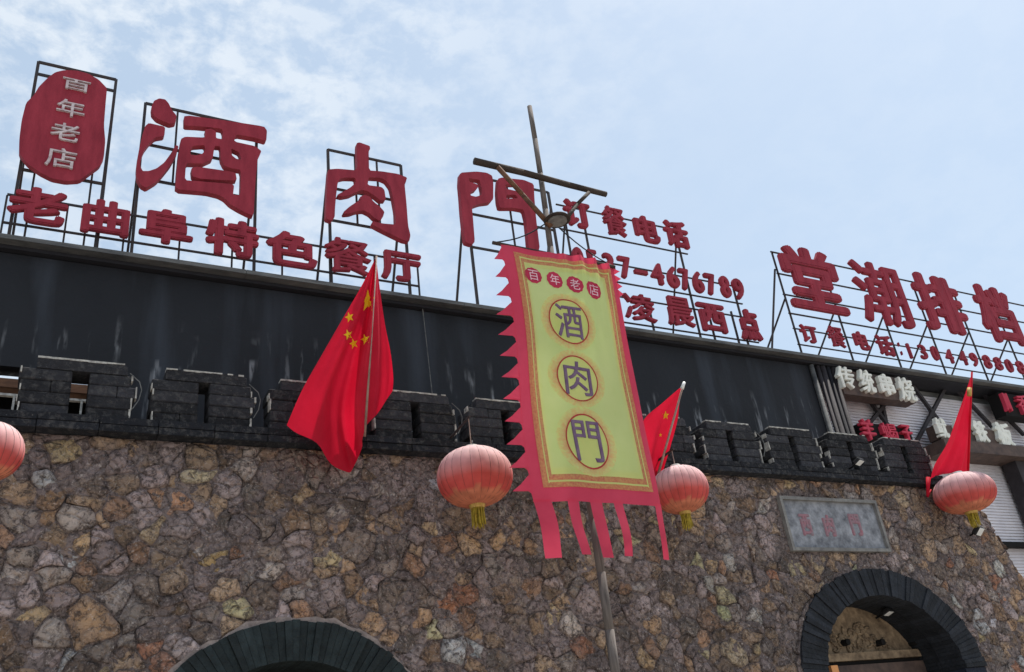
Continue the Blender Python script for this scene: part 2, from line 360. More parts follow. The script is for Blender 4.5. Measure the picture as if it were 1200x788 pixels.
outer = [(XL, .02), (XL, ZT)]+[(wall_right(z), z) for z in (ZT, CH+2.6, CH+2.5, CH+2.2, CH+1.9, CH+1.6, .02)]
# contour walks under the arches so that the openings reach the ground
base = []
for A in reversed(ARCH): base += arch_pts(A, A['ia']+.02, A['ib']+.02)
base = [(x, max(z, .02)) for x, z in base]
fill_curve([outer+base], WY-.009, .55, 'mortar_face', M['mortar'], wall)

def inside_arch(x, z, grow=0):
    for A in ARCH:
        a, b = A['a']+grow, A['b']+grow
        if z < A['zc']:
            if abs(x-A['cx']) < a: return A
        elif ((x-A['cx'])/a)**2+((z-A['zc'])/b)**2 < 1: return A
    return None
PLQ = [at(909, 584, 7), at(1020, 587, 7), at(926, 647, 7)]
PX0, PX1, PZ0, PZ1 = PLQ[0].x, PLQ[1].x+.02, PLQ[2].z, PLQ[0].z+.01
# seeds by dart throwing with varying radius
seeds = []
cellg = {}
def try_seed(x, z, r):
    gx, gz = int(x//.4), int(z//.4)
    for i in range(gx-1, gx+2):
        for j in range(gz-1, gz+2):
            for (a, b, q) in cellg.get((i, j), ()):
                if ((x-a)/1.18)**2+((z-b)*1.12)**2 < ((r+q)/2)**2: return False
    seeds.append((x, z, r)); cellg.setdefault((gx, gz), []).append((x, z, r)); return True
for k in range(60000):
    x = rng.uniform(XL, 11.2); z = rng.uniform(0, ZT+.1)
    r = rng.choice([.33, .25, .18, .14, .105], p=[.03, .12, .25, .35, .25]) if k < 30000 else rng.choice([.15, .115, .095])
    try_seed(x, z, r)
P = np.array([(s[0], s[1]) for s in seeds])
def cell(i):
    x, z, r = seeds[i]; poly = [(x-.5, z-.5), (x+.5, z-.5), (x+.5, z+.5), (x-.5, z+.5)]
    d = ((P-P[i])**2).sum(1); idx = np.argsort(d)[1:26]
    for j in idx:
        if d[j] > 1: break
        qx, qz, qr = seeds[j]; wgt = .5+.5*(r*r-qr*qr)*.9/max(d[j], .01)*.5
        wgt = min(max(wgt, .3), .7)
        mx_, mz_ = x+(qx-x)*wgt, z+(qz-z)*wgt; nx, nz = qx-x, qz-z
        new = []
        for a, b in zip(poly, poly[1:]+poly[:1]):
            da = (a[0]-mx_)*nx+(a[1]-mz_)*nz; db = (b[0]-mx_)*nx+(b[1]-mz_)*nz
            if da <= 0: new.append(a)
            if da*db < 0: t = da/(da-db); new.append((a[0]+(b[0]-a[0])*t, a[1]+(b[1]-a[1])*t))
        poly = new
        if len(poly) < 3: return None
    return poly
PAL = [((146, 130, 128), 6), ((132, 118, 116), 6), ((114, 101, 92), 4), ((150, 126, 102), 6), ((160, 128, 98), 3.5), ((184, 140, 108), 2.2), ((190, 130, 98), 1.4), ((152, 140, 132), 3), ((164, 152, 146), 1.2), ((130, 108, 86), 4), ((98, 90, 84), 2)]
pw = np.array([p[1] for p in PAL]); pw = pw/pw.sum()
SPECIAL = [(80, 600, (196, 140, 108)), (285, 640, (186, 128, 90)), (250, 660, (170, 142, 92)), (545, 762, (215, 218, 220)), (78, 778, (205, 205, 210)), (834, 716, (196, 150, 112)), (112, 676, (180, 132, 100)), (120, 735, (180, 140, 120)), (172, 745, (180, 146, 104)), (326, 574, (176, 130, 84)), (1152, 728, (200, 195, 200)), (498, 566, (170, 168, 172)), (60, 545, (150, 120, 90)), (235, 545, (160, 136, 110))]
def warp(x, z):
    return (x+noise.noise((x*4.5, z*4.5, 3.1))*.10+noise.noise((x*13, z*13, 8.1))*.042, z+noise.noise((x*4.5, z*4.5, 40.2))*.08+noise.noise((x*13, z*13, 60.7))*.036)
def stone_shape(poly):
    size = math.sqrt(abs(sum(a[0]*b[1]-b[0]*a[1] for a, b in zip(poly, poly[1:]+poly[:1])))/2)
    if size < .04: return None
    p = []
    for a, b in zip(poly, poly[1:]+poly[:1]):
        l_ = math.hypot(a[0]-b[0], a[1]-b[1]); m_ = max(1, int(l_/.055))
        p += [(a[0]+(b[0]-a[0])*j/m_, a[1]+(b[1]-a[1])*j/m_) for j in range(m_)]
    p = [clampz(*warp(*q)) for q in p]
    if abs(sum(a[0]*b[1]-b[0]*a[1] for a, b in zip(p, p[1:]+p[:1])))/2 < .0014: return None
    q = []
    for a, b in zip(p, p[1:]+p[:1]):            # soften corners a little
        q += [(a[0]*.85+b[0]*.15, a[1]*.85+b[1]*.15), (a[0]*.15+b[0]*.85, a[1]*.15+b[1]*.85)]
    p = q
    while len(p) > 18:
        L_ = [math.hypot(p[i][0]-p[(i+1) % len(p)][0], p[i][1]-p[(i+1) % len(p)][1]) for i in range(len(p))]
        p.pop(int(np.argmin(L_)))
    cx = sum(p_[0] for p_ in p)/len(p); cz = sum(p_[1] for p_ in p)/len(p)
    k = 1-rng.uniform(.002, .009)/size*1.1
    p = [(cx+(x-cx)*k, cz+(z-cz)*k) for x, z in p]
    return cx, cz, size, p
def clampz(x, z):
    z = min(max(z, .03), ZT-.005); x = min(x, wall_right(z)+.02)
    A = inside_arch(x, z, 0)
    if A:
        if z < A['zc']: x = A['cx']+(A['a'] if x > A['cx'] else -A['a'])
        else:
            k = 1/max(math.hypot((x-A['cx'])/A['a'], (z-A['zc'])/A['b']), .3); x = A['cx']+(x-A['cx'])*k; z = A['zc']+(z-A['zc'])*k
    if PX0 < x < PX1 and PZ0 < z < PZ1:
        ds = {x-PX0: (PX0, z), PX1-x: (PX1, z), z-PZ0: (x, PZ0), PZ1-z: (x, PZ1)}; x, z = ds[min(ds)]
    return x, z
class StoneMaker:
    @staticmethod
    def make(mb, cx, cz, size, p, col):
        n = len(p); h = rng.uniform(.008, .034); tilt = rng.uniform(-.15, .15, 2)
        vs = []; sd_ = rng.uniform(0, 50)
        for k, (s, d) in enumerate(((1.0, -.02), (.99, h*.35), (.93, h*.85), (.55, h*1.05))):
            for (x, z) in p:
                X = cx+(x-cx)*s; Z = cz+(z-cz)*s
                dd = d+((X-cx)*tilt[0]+(Z-cz)*tilt[1])*(k > 0)+((noise.noise((X*14, Z*14, sd_))*.022+noise.noise((X*34, Z*34, sd_))*.010) if k > 0 else 0)
                vs.append((X, WY-dd, Z))
        vs.append((cx, WY-h*1.0-noise.noise((cx*14, cz*14, sd_))*.022, cz))
        fs = []
        for k in range(3):
            for i in range(n): fs.append((k*n+i, k*n+(i+1) % n, (k+1)*n+(i+1) % n, (k+1)*n+i))
        for i in range(n): fs.append((3*n+i, 3*n+(i+1) % n, 4*n))
        mb.add(vs, fs, col); mo = np.array(lin(136, 122, 121)); cc = np.array(col); t_ = []
        for k, w_ in enumerate((.9, .8, .5, .1)): t_ += [tuple(cc*(1-w_*q_)+mo*w_*q_) for q_ in rng.uniform(.35, 1.0, n)]
        mb.tone[-len(vs):] = t_+[col]
stones = []
for i, (x, z, r) in enumerate(seeds):
    if x > wall_right(z)+.1 or z > ZT+.12 or x < XL+.05: continue
    if inside_arch(x, z, -.06): continue
    if PX0-.03 < x < PX1+.03 and PZ0-.03 < z < PZ1+.03: continue
    poly = cell(i)
    if not poly or len(poly) < 3: continue
    q = poly
    sh = stone_shape(q)
    if not sh: continue
    pj = proj((sh[0], WY, sh[1])); vis = -30 < pj[0] < 1230 and pj[1] < 815
    pp = [proj((a, WY, b)) for a, b in sh[3]]
    area = abs(sum(a[0]*b[1]-b[0]*a[1] for a, b in zip(pp, pp[1:]+pp[:1])))/2 if vis else 0
    stones.append([area, sh, pj])
stones.sort(key=lambda s: -s[0])
rest = MB()
for k, (area, sh, pj) in enumerate(stones):
    col = PAL[rng.choice(len(PAL), p=pw)][0]
    for sx, sy, sc in SPECIAL:
        if math.hypot(pj[0]-sx, pj[1]-sy) < 13: col = sc
    dull = 1.0
    jit = rng.uniform(.92, 1.65)
    c = lin(*[min(v*jit*dull, 235) for v in col])
    if k < 300 and area > 60:
        mb = MB(); StoneMaker.make(mb, *sh, c); mb.build('stone', M['stone'], wall, True, True)
    else: StoneMaker.make(rest, *sh, c)
o = rest.build('small_stones', M['stone'], wall, True, True); o['kind'] = 'stuff'

# arches: rings of narrow bricks set on edge
for ai, A in enumerate(ARCH):
    n = 58 if ai == 0 else 64
    m0 = MB()
    ring = arch_pts(A, A['a']-.01, A['b']-.01)+list(reversed(arch_pts(A, A['ia']+.012, A['ib']+.012)))
    ro = MB()
    po = arch_pts(A, A['a']-.012, A['b']-.012); pi_ = arch_pts(A, A['ia']+.012, A['ib']+.012)
    for j in range(len(po)-1):
        ro.prism([po[j], po[j+1], pi_[j+1], pi_[j]], WY-.02, WY+.5)
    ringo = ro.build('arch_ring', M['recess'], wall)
    ringo['label'] = ['arch ring of dark green bricks with pale mortar rim', 'arch ring of near-black bricks above carved board'][ai]
    ts = np.linspace(0, math.pi, n+1)
    def quad(t0, t1, a, b, ia, ib): return [(A['cx']+a*math.cos(t0), A['zc']+b*math.sin(t0)), (A['cx']+a*math.cos(t1), A['zc']+b*math.sin(t1)), (A['cx']+ia*math.cos(t1), A['zc']+ib*math.sin(t1)), (A['cx']+ia*math.cos(t0), A['zc']+ib*math.sin(t0))]
    for j in range(n):
        e = .0015; jo = rng.uniform(-.004, .016); q = quad(ts[j]+e, ts[j+1]-e, A['a']+jo, A['b']+jo, A['ia'], A['ib'])
        jit = rng.uniform(.85, 1.2); col = (36, 44, 46) if ai == 0 else (36, 39, 45)
        b = MB().prism(q, WY-.05-rng.uniform(0, .026), WY+.24, lin(*[v*jit for v in col])).build('brick', M['greenbrick'], ringo, False, True)
        b2 = MB().prism([(x, z) for x, z in quad(ts[j]+e, ts[j+1]-e, A['ia']+.10, A['ib']+.10, A['ia']+rng.uniform(-.004, .004), A['ib'])], WY+.245, WY+.54, lin(*[v*jit*.9 for v in col])).build('brick', M['greenbrick'], ringo, False, True)
    for sgn in (-1, 1):
        zz = A['zc']-.004; k = 0
        while zz > .1:
            x0 = A['cx']+sgn*A['ia']; x1 = A['cx']+sgn*A['a']
            MB().box((min(x0, x1), WY-.05-rng.uniform(0, .012), zz-.062), (max(x0, x1), WY+.24, zz), lin(*[v*rng.uniform(.8, 1.2) for v in ((36, 50, 50) if ai == 0 else (40, 45, 54))])).build('brick', M['greenbrick'], ringo, False, True)
            zz -= .07; k += 1
            if k > 6: break
        MB().box((min(x0, x1), WY-.045, .02), (max(x0, x1), WY+.24, zz)).build('jamb', M['black'], ringo)
    # mortar rim
    rm = MB(); pr = [(A['cx']+(A['a']+.035+.045*noise.noise((t*9, ai*9, .3)))*math.cos(t), A['zc']+(A['b']+.035+.045*noise.noise((t*9, ai*9, .3)))*math.sin(t)) for t in np.linspace(.02, math.pi-.02, 50)]
    po2 = [(A['cx']+(A['a']-.02)*math.cos(t), A['zc']+(A['b']-.02)*math.sin(t)) for t in np.linspace(.02, math.pi-.02, 50)]
    for j in range(49): rm.prism([pr[j], pr[j+1], po2[j+1], po2[j]], WY-.043, WY+.02)
    o = rm.build('mortar_rim', M['rim'] if ai == 0 else M['mortar'], wall)

# left doorway: dark passage; right doorway: carved board over a lintel
A = ARCH[0]
d0 = thing('dark_passage', 'dark passage recessed inside the green brick arch at the bottom left', 'doorway')
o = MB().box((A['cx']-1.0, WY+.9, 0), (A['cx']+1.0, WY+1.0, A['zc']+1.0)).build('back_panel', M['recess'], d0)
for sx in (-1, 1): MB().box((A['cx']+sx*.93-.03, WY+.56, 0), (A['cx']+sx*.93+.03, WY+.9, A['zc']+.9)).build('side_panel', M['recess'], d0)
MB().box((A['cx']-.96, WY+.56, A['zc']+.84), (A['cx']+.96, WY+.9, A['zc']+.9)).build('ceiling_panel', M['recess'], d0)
A = ARCH[1]
d1 = thing('arched_door', 'brown carved board and dark timber lintel set back inside the black brick arch', 'door')
ty = WY+.5
pts = [(A['cx']+(A['ia']+.06)*math.cos(t), A['zc']+(A['ib']+.05)*math.sin(t)) for t in np.linspace(0, math.pi, 30)]
lz = at(1040, 767, ty).z
MB().prism([(A['cx']+1.1, lz)]+pts+[(A['cx']-1.1, lz)], ty, ty+.08).build('carved_board', M['tymp'], d1)
# low relief scrolls on the board
sc = MB()
for k in range(70):
    t = rng.uniform(0, math.pi); rr = math.sqrt(rng.uniform(0, .7)); cx = A['cx']+rr*.8*math.cos(t); cz = A['zc']+.15+rr*.5*math.sin(t)
    if cz < lz+.08: continue
    r = rng.uniform(.04, .09); a0 = rng.uniform(0, 6)
    ptsx = [(cx+r*(1-u*.6)*math.cos(a0+u*5), ty-.004, cz+r*(1-u*.6)*math.sin(a0+u*5)) for u in np.linspace(0, 1, 9)]
    sc.poly(ptsx, [.016]*9, 5)
sc.build('carved_scrolls', M['tymp'], d1, True)
for px_ in (988, 1029, 1068):
    p = at(px_, 754, ty-.02); MB().bar((p.x, ty-.10, p.z), (p.x, ty+.02, p.z), .035, 10).build('peg', M['recess'], d1)
MB().box((A['cx']-1.02, ty-.07, lz-.05), (A['cx']+1.02, ty+.05, lz+.03)).build('lintel', M['tymp'], d1)
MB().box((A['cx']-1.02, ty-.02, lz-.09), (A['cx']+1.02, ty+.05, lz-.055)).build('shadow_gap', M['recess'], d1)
MB().box((A['cx']-1.02, ty-.05, lz-.30), (A['cx']+1.02, ty+.05, lz-.095)).build('beam', M['boxbrown'], d1)
for sx in (-.5, .5): MB().box((A['cx']+sx*1.02-.49, ty+.0, 0), (A['cx']+sx*1.02+.49, ty+.05, lz-.305)).build('door_leaf', M['boxbrown'], d1)
p = at(980, 783, ty-.12)
o = MB().box((p.x-.05, ty-.1, p.z-.05), (p.x+.05, ty-.052, p.z+.03)).build('paper_tag', mat('orange_tag', lin(240, 170, 110), bump=0), None); o['label'] = 'small orange tag on the beam inside the right arch'; o['category'] = 'tag'

# ------------------------------------------------------------------ battlement
bat = thing('battlement', 'black painted brick battlement along the top of the stone wall', 'battlement')
BX0, BX1 = XL, at(1094, 565, 7).x
zb0, zb1 = ZT, at(100, 491, 6.93).z
lg = MB()
x = BX0; k = 0
while x < BX1-.05:
    w = min(.42, BX1-x); 
    for (a, b) in ((zb0, (zb0+zb1)/2-.004), ((zb0+zb1)/2+.004, zb1)):
        j = rng.uniform(.8, 1.2); MB().box((x+.003, 6.86-rng.uniform(0, .012), a), (x+w-.003, 7.3, b), lin(*[v*j for v in (36, 38, 44)])).build('ledge_block', M['blockpaint'], bat, False, True)
    x += w
def bt(): 
    j = rng.uniform(.8, 1.4); return lin(*[v*j for v in (50, 50, 54)])
zm1 = at(40, 417, 6.93).z
PITCH = .926
for i in range(11):
    x0 = -.21+PITCH*i; w = .815; H = zm1-zb1; co = H/5
    wide = (i == 0)
    if i == 10: w = BX1-x0-.02
    # the merlon mesh itself is its coping stone, the courses are its blocks
    cop = MB(); z1 = zm1
    cop.prism([(x0+.10, z1-co+.003), (x0+.10, z1-.012), (x0+.12, z1), (x0+w-.10, z1), (x0+w-.075, z1-.025), (x0+w-.07, z1-co+.003)], 6.93, 7.17, bt())
    mer = cop.build('merlon', M['blockpaint'], bat, False, True)
    insets = [(.10, .07), (.0, .035), (.01, .0), (.0, .03), (.015, .035)]
    s0, s1 = (.43, .58) if wide else (.44, .545)
    for r in range(1, 5):
        a, b = z1-co*(r+1)+.0015, z1-co*r-.0015
        l_, r_ = insets[r]
        lx, rx = x0+l_+rng.uniform(-.012, .012), x0+w-r_+rng.uniform(-.015, .01)
        if r == 4 and wide: pass
        top_lintel = (r == 1)
        for (p0, p1) in ((lx, x0+w*s0), (x0+w*s1, rx)):
            cut = [(p0, p1)] if rng.rand() < .85 else [(p0, p0+(p1-p0)*rng.uniform(.4, .6)-.002), (p0+(p1-p0)*.6+.002, p1)]
            if len(cut) == 2: cut[0] = (p0, p0+(p1-p0)*.6-.002)
            for (q0, q1) in cut:
                y0 = 6.93-rng.uniform(-.004, .008)
                bevel(MB().box((q0, y0, a), (q1, 7.16, b), bt()).build('block', M['blockpaint'], mer, False, True), .008)
    # pale strips along the edges of the top and of the sides
    seg = 14
    def pale_strip(a, b): MB().box(a, b).build('pale_edge', M['pale_strip'], mer)
    for k in range(seg):
        if rng.rand() < .1: continue
        xa = x0+.10+(w-.2)*k/seg; xb = x0+.10+(w-.2)*(k+1)/seg; t = rng.uniform(.006, .014)
        pale_strip((xa, 6.926, z1-t), (xb, 7.0, z1+.004))
    for r in range(1, 5):
        l_, r_ = insets[r]; a, b = z1-co*(r+1), z1-co*r
        for k in range(2):
            if rng.rand() < .2: continue
            za = a+(b-a)*k/2; zc = a+(b-a)*(k+1)/2; t = rng.uniform(.004, .012)
            pale_strip((x0+w-r_-t, 6.915, za), (x0+w-r_+.004, 6.99, zc))
            if rng.rand() < .6: pale_strip((x0+l_-.004, 6.915, za), (x0+l_+t*.7, 6.99, zc))
    # curved metal strip at the right-hand side of each merlon
    st = [(x0+w-.06, 6.9, z1-co*.9), (x0+w+.015, 6.9, z1-co*1.6), (x0+w+.035, 6.9, z1-co*2.3), (x0+w+.02, 6.9, z1-co*3.2), (x0+w-.02, 6.9, z1-co*4)]
    if i in (0, 1, 3, 4, 7): MB().poly(st, [.0045]*5, 4).build('edge_strip', M['fascia'], mer)

# ------------------------------------------------------------------ black upper wall with roof edge
BY = 7.9; ZR = CH+.644*(BY-.16)
upper = thing('upper_wall', 'tall black rendered upper wall with chalky streaks and a grey roof edge behind the battlement', 'wall')
BXR = at(946, 425, BY).x
wx0, wx1 = at(0, 470, BY).x-2.2, at(104, 470, BY).x; wz1 = at(50, 433, BY).z; wz0 = at(50, 520, BY).z
MB().box((-8, BY, wz1), (BXR, BY+.2, ZR-.10)).build('painted_wall', M['streak'], upper)
MB().box((wx1, BY, 0), (BXR, BY+.2, wz1-.0)).build('painted_wall', M['streak'], upper)
MB().box((-8, BY, 0), (wx1, BY+.2, wz0)).build('painted_wall', M['streak'], upper)
# recessed veranda seen through the slit at the far left
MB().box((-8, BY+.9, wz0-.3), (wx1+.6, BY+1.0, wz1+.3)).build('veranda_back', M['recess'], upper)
pz = at(50, 451, BY+.1).z; pz2 = at(50, 461, BY+.1).z
MB().box((-8, BY+.03, pz2), (wx1-.002, BY+.17, pz)).build('veranda_beam', M['brownwood'], upper)
zr_ = at(50, 468, BY+.1).z
rl = MB().box((-8, BY+.05, zr_-.012), (wx1-.002, BY+.09, zr_+.008))
rl.build('handrail', M['pale_strip'], upper)
x = -3
while x < wx1-.05: MB().box((x, BY+.05, wz0), (x+.018, BY+.07, zr_-.014)).build('baluster', M['pale_strip'], upper); x += .13
# roof slab
fa = MB(); x = -8
while x < 26:
    fa_ = MB().box((x+.002, BY-.16, ZR-.045), (x+2.4-.002, BY+2.2, ZR)).build('roof_edge', M['fascia'], upper); x += 2.4
MB().box((-8, BY-.06, ZR-.085), (26, BY+2.0, ZR-.047)).build('soffit_board', M['soffit'], upper)
# downpipe and conduits at the end of the black wall
for k, (dx, m_, r) in enumerate(((0.02, M['fascia'], .035), (.14, M['brace'], .03), (.23, M['brace'], .045), (.34, M['soffit'], .03), (.43, M['brace'], .04))):
    MB().bar((BXR+dx, BY-.03, 0), (BXR+dx, BY-.03, ZR-.105), r, 8).build('downpipe', m_, upper, True)

# grey slatted facade on the right
fac = thing('slatted_facade', 'grey horizontally slatted facade with dark cross braces below the right-hand roof edge', 'facade')
GY = BY+.28
MB().box((BXR, GY, 0), (26, GY+.2, ZR-.102)).build('facade_back', M['fascia'], fac)
sl = MB(); z = CH+.2; n = 0
while z < ZR-.2:
    sl.add([(BXR+.3, GY-.005, z+.043), (26, GY-.005, z+.043), (26, GY-.022, z), (BXR+.3, GY-.022, z), (BXR+.3, GY-.001, z), (26, GY-.001, z)], [(0, 1, 2, 3), (3, 2, 5, 4)])
    z += .046; n += 1
o = sl.build('slats', M['slat'], fac); o['kind'] = 'stuff'
def px3(x, y, Y): return at(x, y, Y)
by = GY-.10
braces = [((1008, 455), (1075, 545)), ((1040, 470), (1000, 520)), ((1030, 455), (1045, 530)), ((1060, 440), (1120, 520)), ((1110, 450), (1065, 535)), ((1113, 448), (1200, 540)), ((1090, 480), (1110, 540)), ((1200, 510), (1150, 460))]
for a, b in braces:
    MB().bar(px3(*a, by), px3(*b, by), .035, 4).build('brace', M['brace'], fac); by += .0012
zz = at(1170, 531, GY-.3).z
MB().box((at(1100, 531, GY-.3).x, GY-.45, zz-.10), (26, GY-.04, zz+.08)).build('ledge_beam', M['boxbrown'], fac)
q0 = at(1182, 560, GY-.1)
MB().box((q0.x, GY-.3, 0), (q0.x+3, GY-.06, zz-.105)).build('side_panel', M['brace'], fac)
zz2 = at(1195, 637, GY-.15).z
MB().box((at(1178, 637, GY-.15).x-1.5, GY-.16, zz2-.05), (q0.x-.01, GY-.045, zz2+.02)).build('ledge_strip', M['recess'], fac)
q1 = at(1172, 575, GY-.1)

# ------------------------------------------------------------------ rooftop signs
SY = 8.2; ZB = ZR-.01
def bars(name, segs, parent, r=.016, m='steel'):
    for a, b in segs: MB().bar(a, b, r, 4).build(name, M[m], parent)
def rack(parent, x0, x1, zt, zbs, yb=SY+.12, braces=True, r=.021, mid=None):
    """posts, rails and rear struts of a steel letter rack"""
    segs = [((x0, yb, ZB), (x0, yb, zt)), ((x1, yb, ZB), (x1, yb, zt))]
    bars('post', segs, parent, r)
    bars('rail', [((x0, yb-.002*k, z), (x1, yb-.002*k, z)) for k, z in enumerate(zbs)], parent, r*.85)
    if mid: bars('upright', [((x, yb+.004, zbs[-1]), (x, yb+.004, zbs[0])) for x in mid], parent, r*.7)
    if braces: bars('strut', [((x, yb+.01, zt-.3), (x, yb+.85, ZB)) for x in (x0, x1)], parent, r*.85)
LG = 'red letters on steel racks along the roof edge'
# seal sign
seal = thing('seal_sign', 'tall red seal-shaped panel with four pale characters in a steel frame at the far left', 'sign')
sc_, og = 4.925, (0, 60)
SEAL = [(370, 110), (440, 112), (510, 130), (570, 165), (618, 215), (610, 300), (600, 430), (608, 520), (600, 610), (575, 660), (520, 700), (460, 745), (380, 750), (300, 735), (230, 700), (160, 650), (110, 590), (112, 500), (125, 400), (150, 300), (195, 255), (225, 205), (280, 150), (320, 122)]
pan = outline_letter([SEAL], SY, .07, M['red'], seal, 'panel', sc_, og)
for ch, (a, b, c, d) in (('百', (355, 155, 525, 250)), ('年', (320, 275, 495, 400)), ('老', (285, 408, 465, 537)), ('店', (255, 552, 447, 692))):
    glyph(ch, fitrect(a/sc_, 60+b/sc_, c/sc_, 60+d/sc_, SY), SY-.025, .024, M['sealtext'], pan, bold=.012)
pTL = at(45, 76, SY+.16); pTR = at(136, 94, SY+.16); pm = at(15, 200, SY+.16).z
rack(seal, pTL.x, pTR.x, pTL.z, [pTL.z, pTL.z-.17, pm], mid=None)
bars('upright', [((pTL.x+.13, SY+.15, ZB), (pTL.x+.13, SY+.15, pm)), ((pTR.x-.12, SY+.15, ZB), (pTR.x-.12, SY+.15, pm+.2))], seal, .014)
# three great characters
def big(label, polys, sc__, org, tl, tr, bl_y, mids):
    t = thing('character_sign', label, 'sign', 'three great red characters of the roof sign')
    for pl in polys: outline_letter(pl, SY-.02, .08, M['red'], t, 'character', sc__, org)
    a = at(*tl, SY+.16); b = at(*tr, SY+.16)
    zlow = at(tl[0], bl_y, SY+.16).z
    zs = [a.z]+[a.z+(zlow-a.z)*k for k in (.55,)]+[zlow]
    rack(t, a.x, b.x, a.z, zs, mid=[a.x+(b.x-a.x)*k for k in mids])
    return t
JIU1 = [(150, 90), (180, 76), (215, 82), (235, 105), (255, 145), (280, 175), (275, 215), (240, 222), (205, 208), (165, 190), (138, 160), (135, 125)]
JIU2 = [(120, 218), (215, 240), (210, 292), (160, 300), (125, 330), (95, 370), (75, 420), (70, 465), (85, 495), (120, 495), (165, 480), (210, 445), (250, 390), (275, 345), (292, 352), (280, 400), (245, 460), (205, 510), (165, 555), (105, 592), (75, 575), (50, 530), (48, 480), (55, 420), (68, 350), (85, 280), (100, 235)]
JIU3 = [(325, 172), (560, 203), (785, 238), (802, 262), (798, 322), (735, 303), (625, 283), (612, 325), (735, 352), (770, 380), (755, 410), (748, 430), (735, 560), (725, 752), (690, 740), (640, 715), (590, 685), (555, 650), (520, 632), (450, 615), (275, 600), (280, 500), (290, 400), (305, 310), (330, 297), (440, 302), (450, 285), (445, 255), (480, 250), (508, 268), (508, 305), (545, 312), (548, 270), (540, 250), (400, 236), (325, 232)]
JH1 = [(360, 370), (375, 350), (440, 345), (448, 370), (430, 395), (395, 405), (360, 400)]
JH2 = [(335, 448), (430, 452), (445, 445), (488, 425), (500, 350), (532, 352), (535, 425), (555, 465), (600, 480), (652, 488), (648, 636), (606, 632), (612, 580), (600, 570), (420, 555), (328, 548)]
JH3 = [(595, 365), (640, 385), (655, 430), (625, 425), (600, 405)]
JI = [(365, 478), (400, 470), (620, 502), (628, 545), (600, 550), (420, 540), (370, 525)]
big('great red roof character with dot, hook and boxed frame beside the seal panel', [[JIU1], [JIU2], [JIU3, JH1, JH2, JH3], [JI]], 4.922, (150, 100), (170, 124), (300, 148), 213, (.28,))
ROU = [(85, 255), (150, 250), (285, 262), (280, 75), (300, 70), (370, 95), (372, 115), (362, 130), (365, 262), (450, 268), (560, 285), (625, 310), (615, 345), (608, 360), (620, 480), (632, 640), (648, 705), (640, 745), (600, 738), (520, 700), (440, 660), (385, 630), (390, 608), (460, 625), (548, 632), (545, 540), (525, 430), (510, 370), (480, 330), (440, 312), (362, 308), (355, 362), (450, 375), (470, 395), (480, 465), (440, 465), (410, 440), (350, 400), (310, 395), (270, 412), (235, 430), (180, 440), (145, 430), (190, 405), (235, 380), (275, 345), (270, 312), (200, 310), (165, 318), (150, 350), (140, 430), (132, 520), (130, 580), (110, 603), (70, 590), (75, 450), (80, 320)]
REN = [(300, 445), (330, 428), (370, 440), (395, 475), (440, 510), (470, 545), (460, 580), (435, 605), (400, 585), (370, 555), (330, 535), (280, 540), (240, 555), (195, 558), (190, 545), (230, 510), (275, 480), (310, 465)]
big('great red roof character open at the bottom with a tall stem, standing above the flag', [[ROU], [REN]], 5.833, (370, 155), (383, 178), (468, 193), 260, (.36, .66))
MENL = [(65, 90), (200, 80), (290, 90), (335, 115), (345, 170), (345, 310), (320, 338), (240, 348), (165, 375), (175, 480), (190, 670), (165, 690), (110, 672), (95, 560), (80, 420), (70, 280), (60, 180)]
MH = [(138, 135), (230, 150), (240, 190), (250, 235), (250, 275), (200, 292), (155, 282), (155, 250), (200, 232), (222, 205), (205, 185), (145, 165)]
MENR = [(385, 140), (420, 130), (500, 140), (600, 150), (685, 185), (690, 300), (705, 480), (738, 745), (645, 742), (632, 600), (620, 480), (600, 400), (520, 385), (400, 385), (385, 330), (378, 240)]
MHA = [(445, 185), (540, 185), (570, 210), (570, 250), (520, 240), (455, 225)]
MHB = [(455, 275), (535, 275), (552, 305), (455, 308)]
big('great red roof character shaped like a gate with two leaves, partly behind the wooden pole', [[MENL, MH], [MENR, MHA, MHB]], 7.167, (530, 190), (541, 206), (640, 224), 290, (.5,))
# tagline
def row(parent, items, Y=SY, depth=.045, off=.055, m='red', name='character', grow=0):
    rs = []
    for ch, x0, y0, x1, y1 in items:
        grow_ = 0 if ch in '1:-' else grow
        r = fitrect(x0-grow_, y0, x1+grow_, y1, Y)
        rs.append(r); glyph(ch, r, Y, depth, M[m], parent, name, off*(.5 if ch in '餐潮蝎凌晨传统烧鱿鱼香' else 1))
    return rs
tag_ = thing('tagline_sign', 'long row of seven smaller red characters just above the black wall at the left', 'sign')
rs = row(tag_, [('老', 5.5, 214, 82.5, 266), ('曲', 93.5, 230, 154, 278), ('阜', 162, 240, 228, 289), ('特', 240, 252, 304, 304), ('色', 312, 266.6, 372.6, 316), ('餐', 380.5, 275, 436.5, 323.5), ('厅', 446, 291, 496, 332)])
zt = np.median([r[3] for r in rs])-.07; zl = np.median([r[2] for r in rs])+.02
xa, xb = rs[0][0]-.02, rs[-1][1]
bars('rail', [((xa, SY+.11, zt), (xb, SY+.11, zt)), ((xa, SY+.112, zl), (xb, SY+.112, zl))], tag_, .014)
for k in range(9):
    x = xa+(xb-xa)*k/8; bars('upright', [((x, SY+.13, ZB), (x, SY+.13, zt))], tag_, .013)
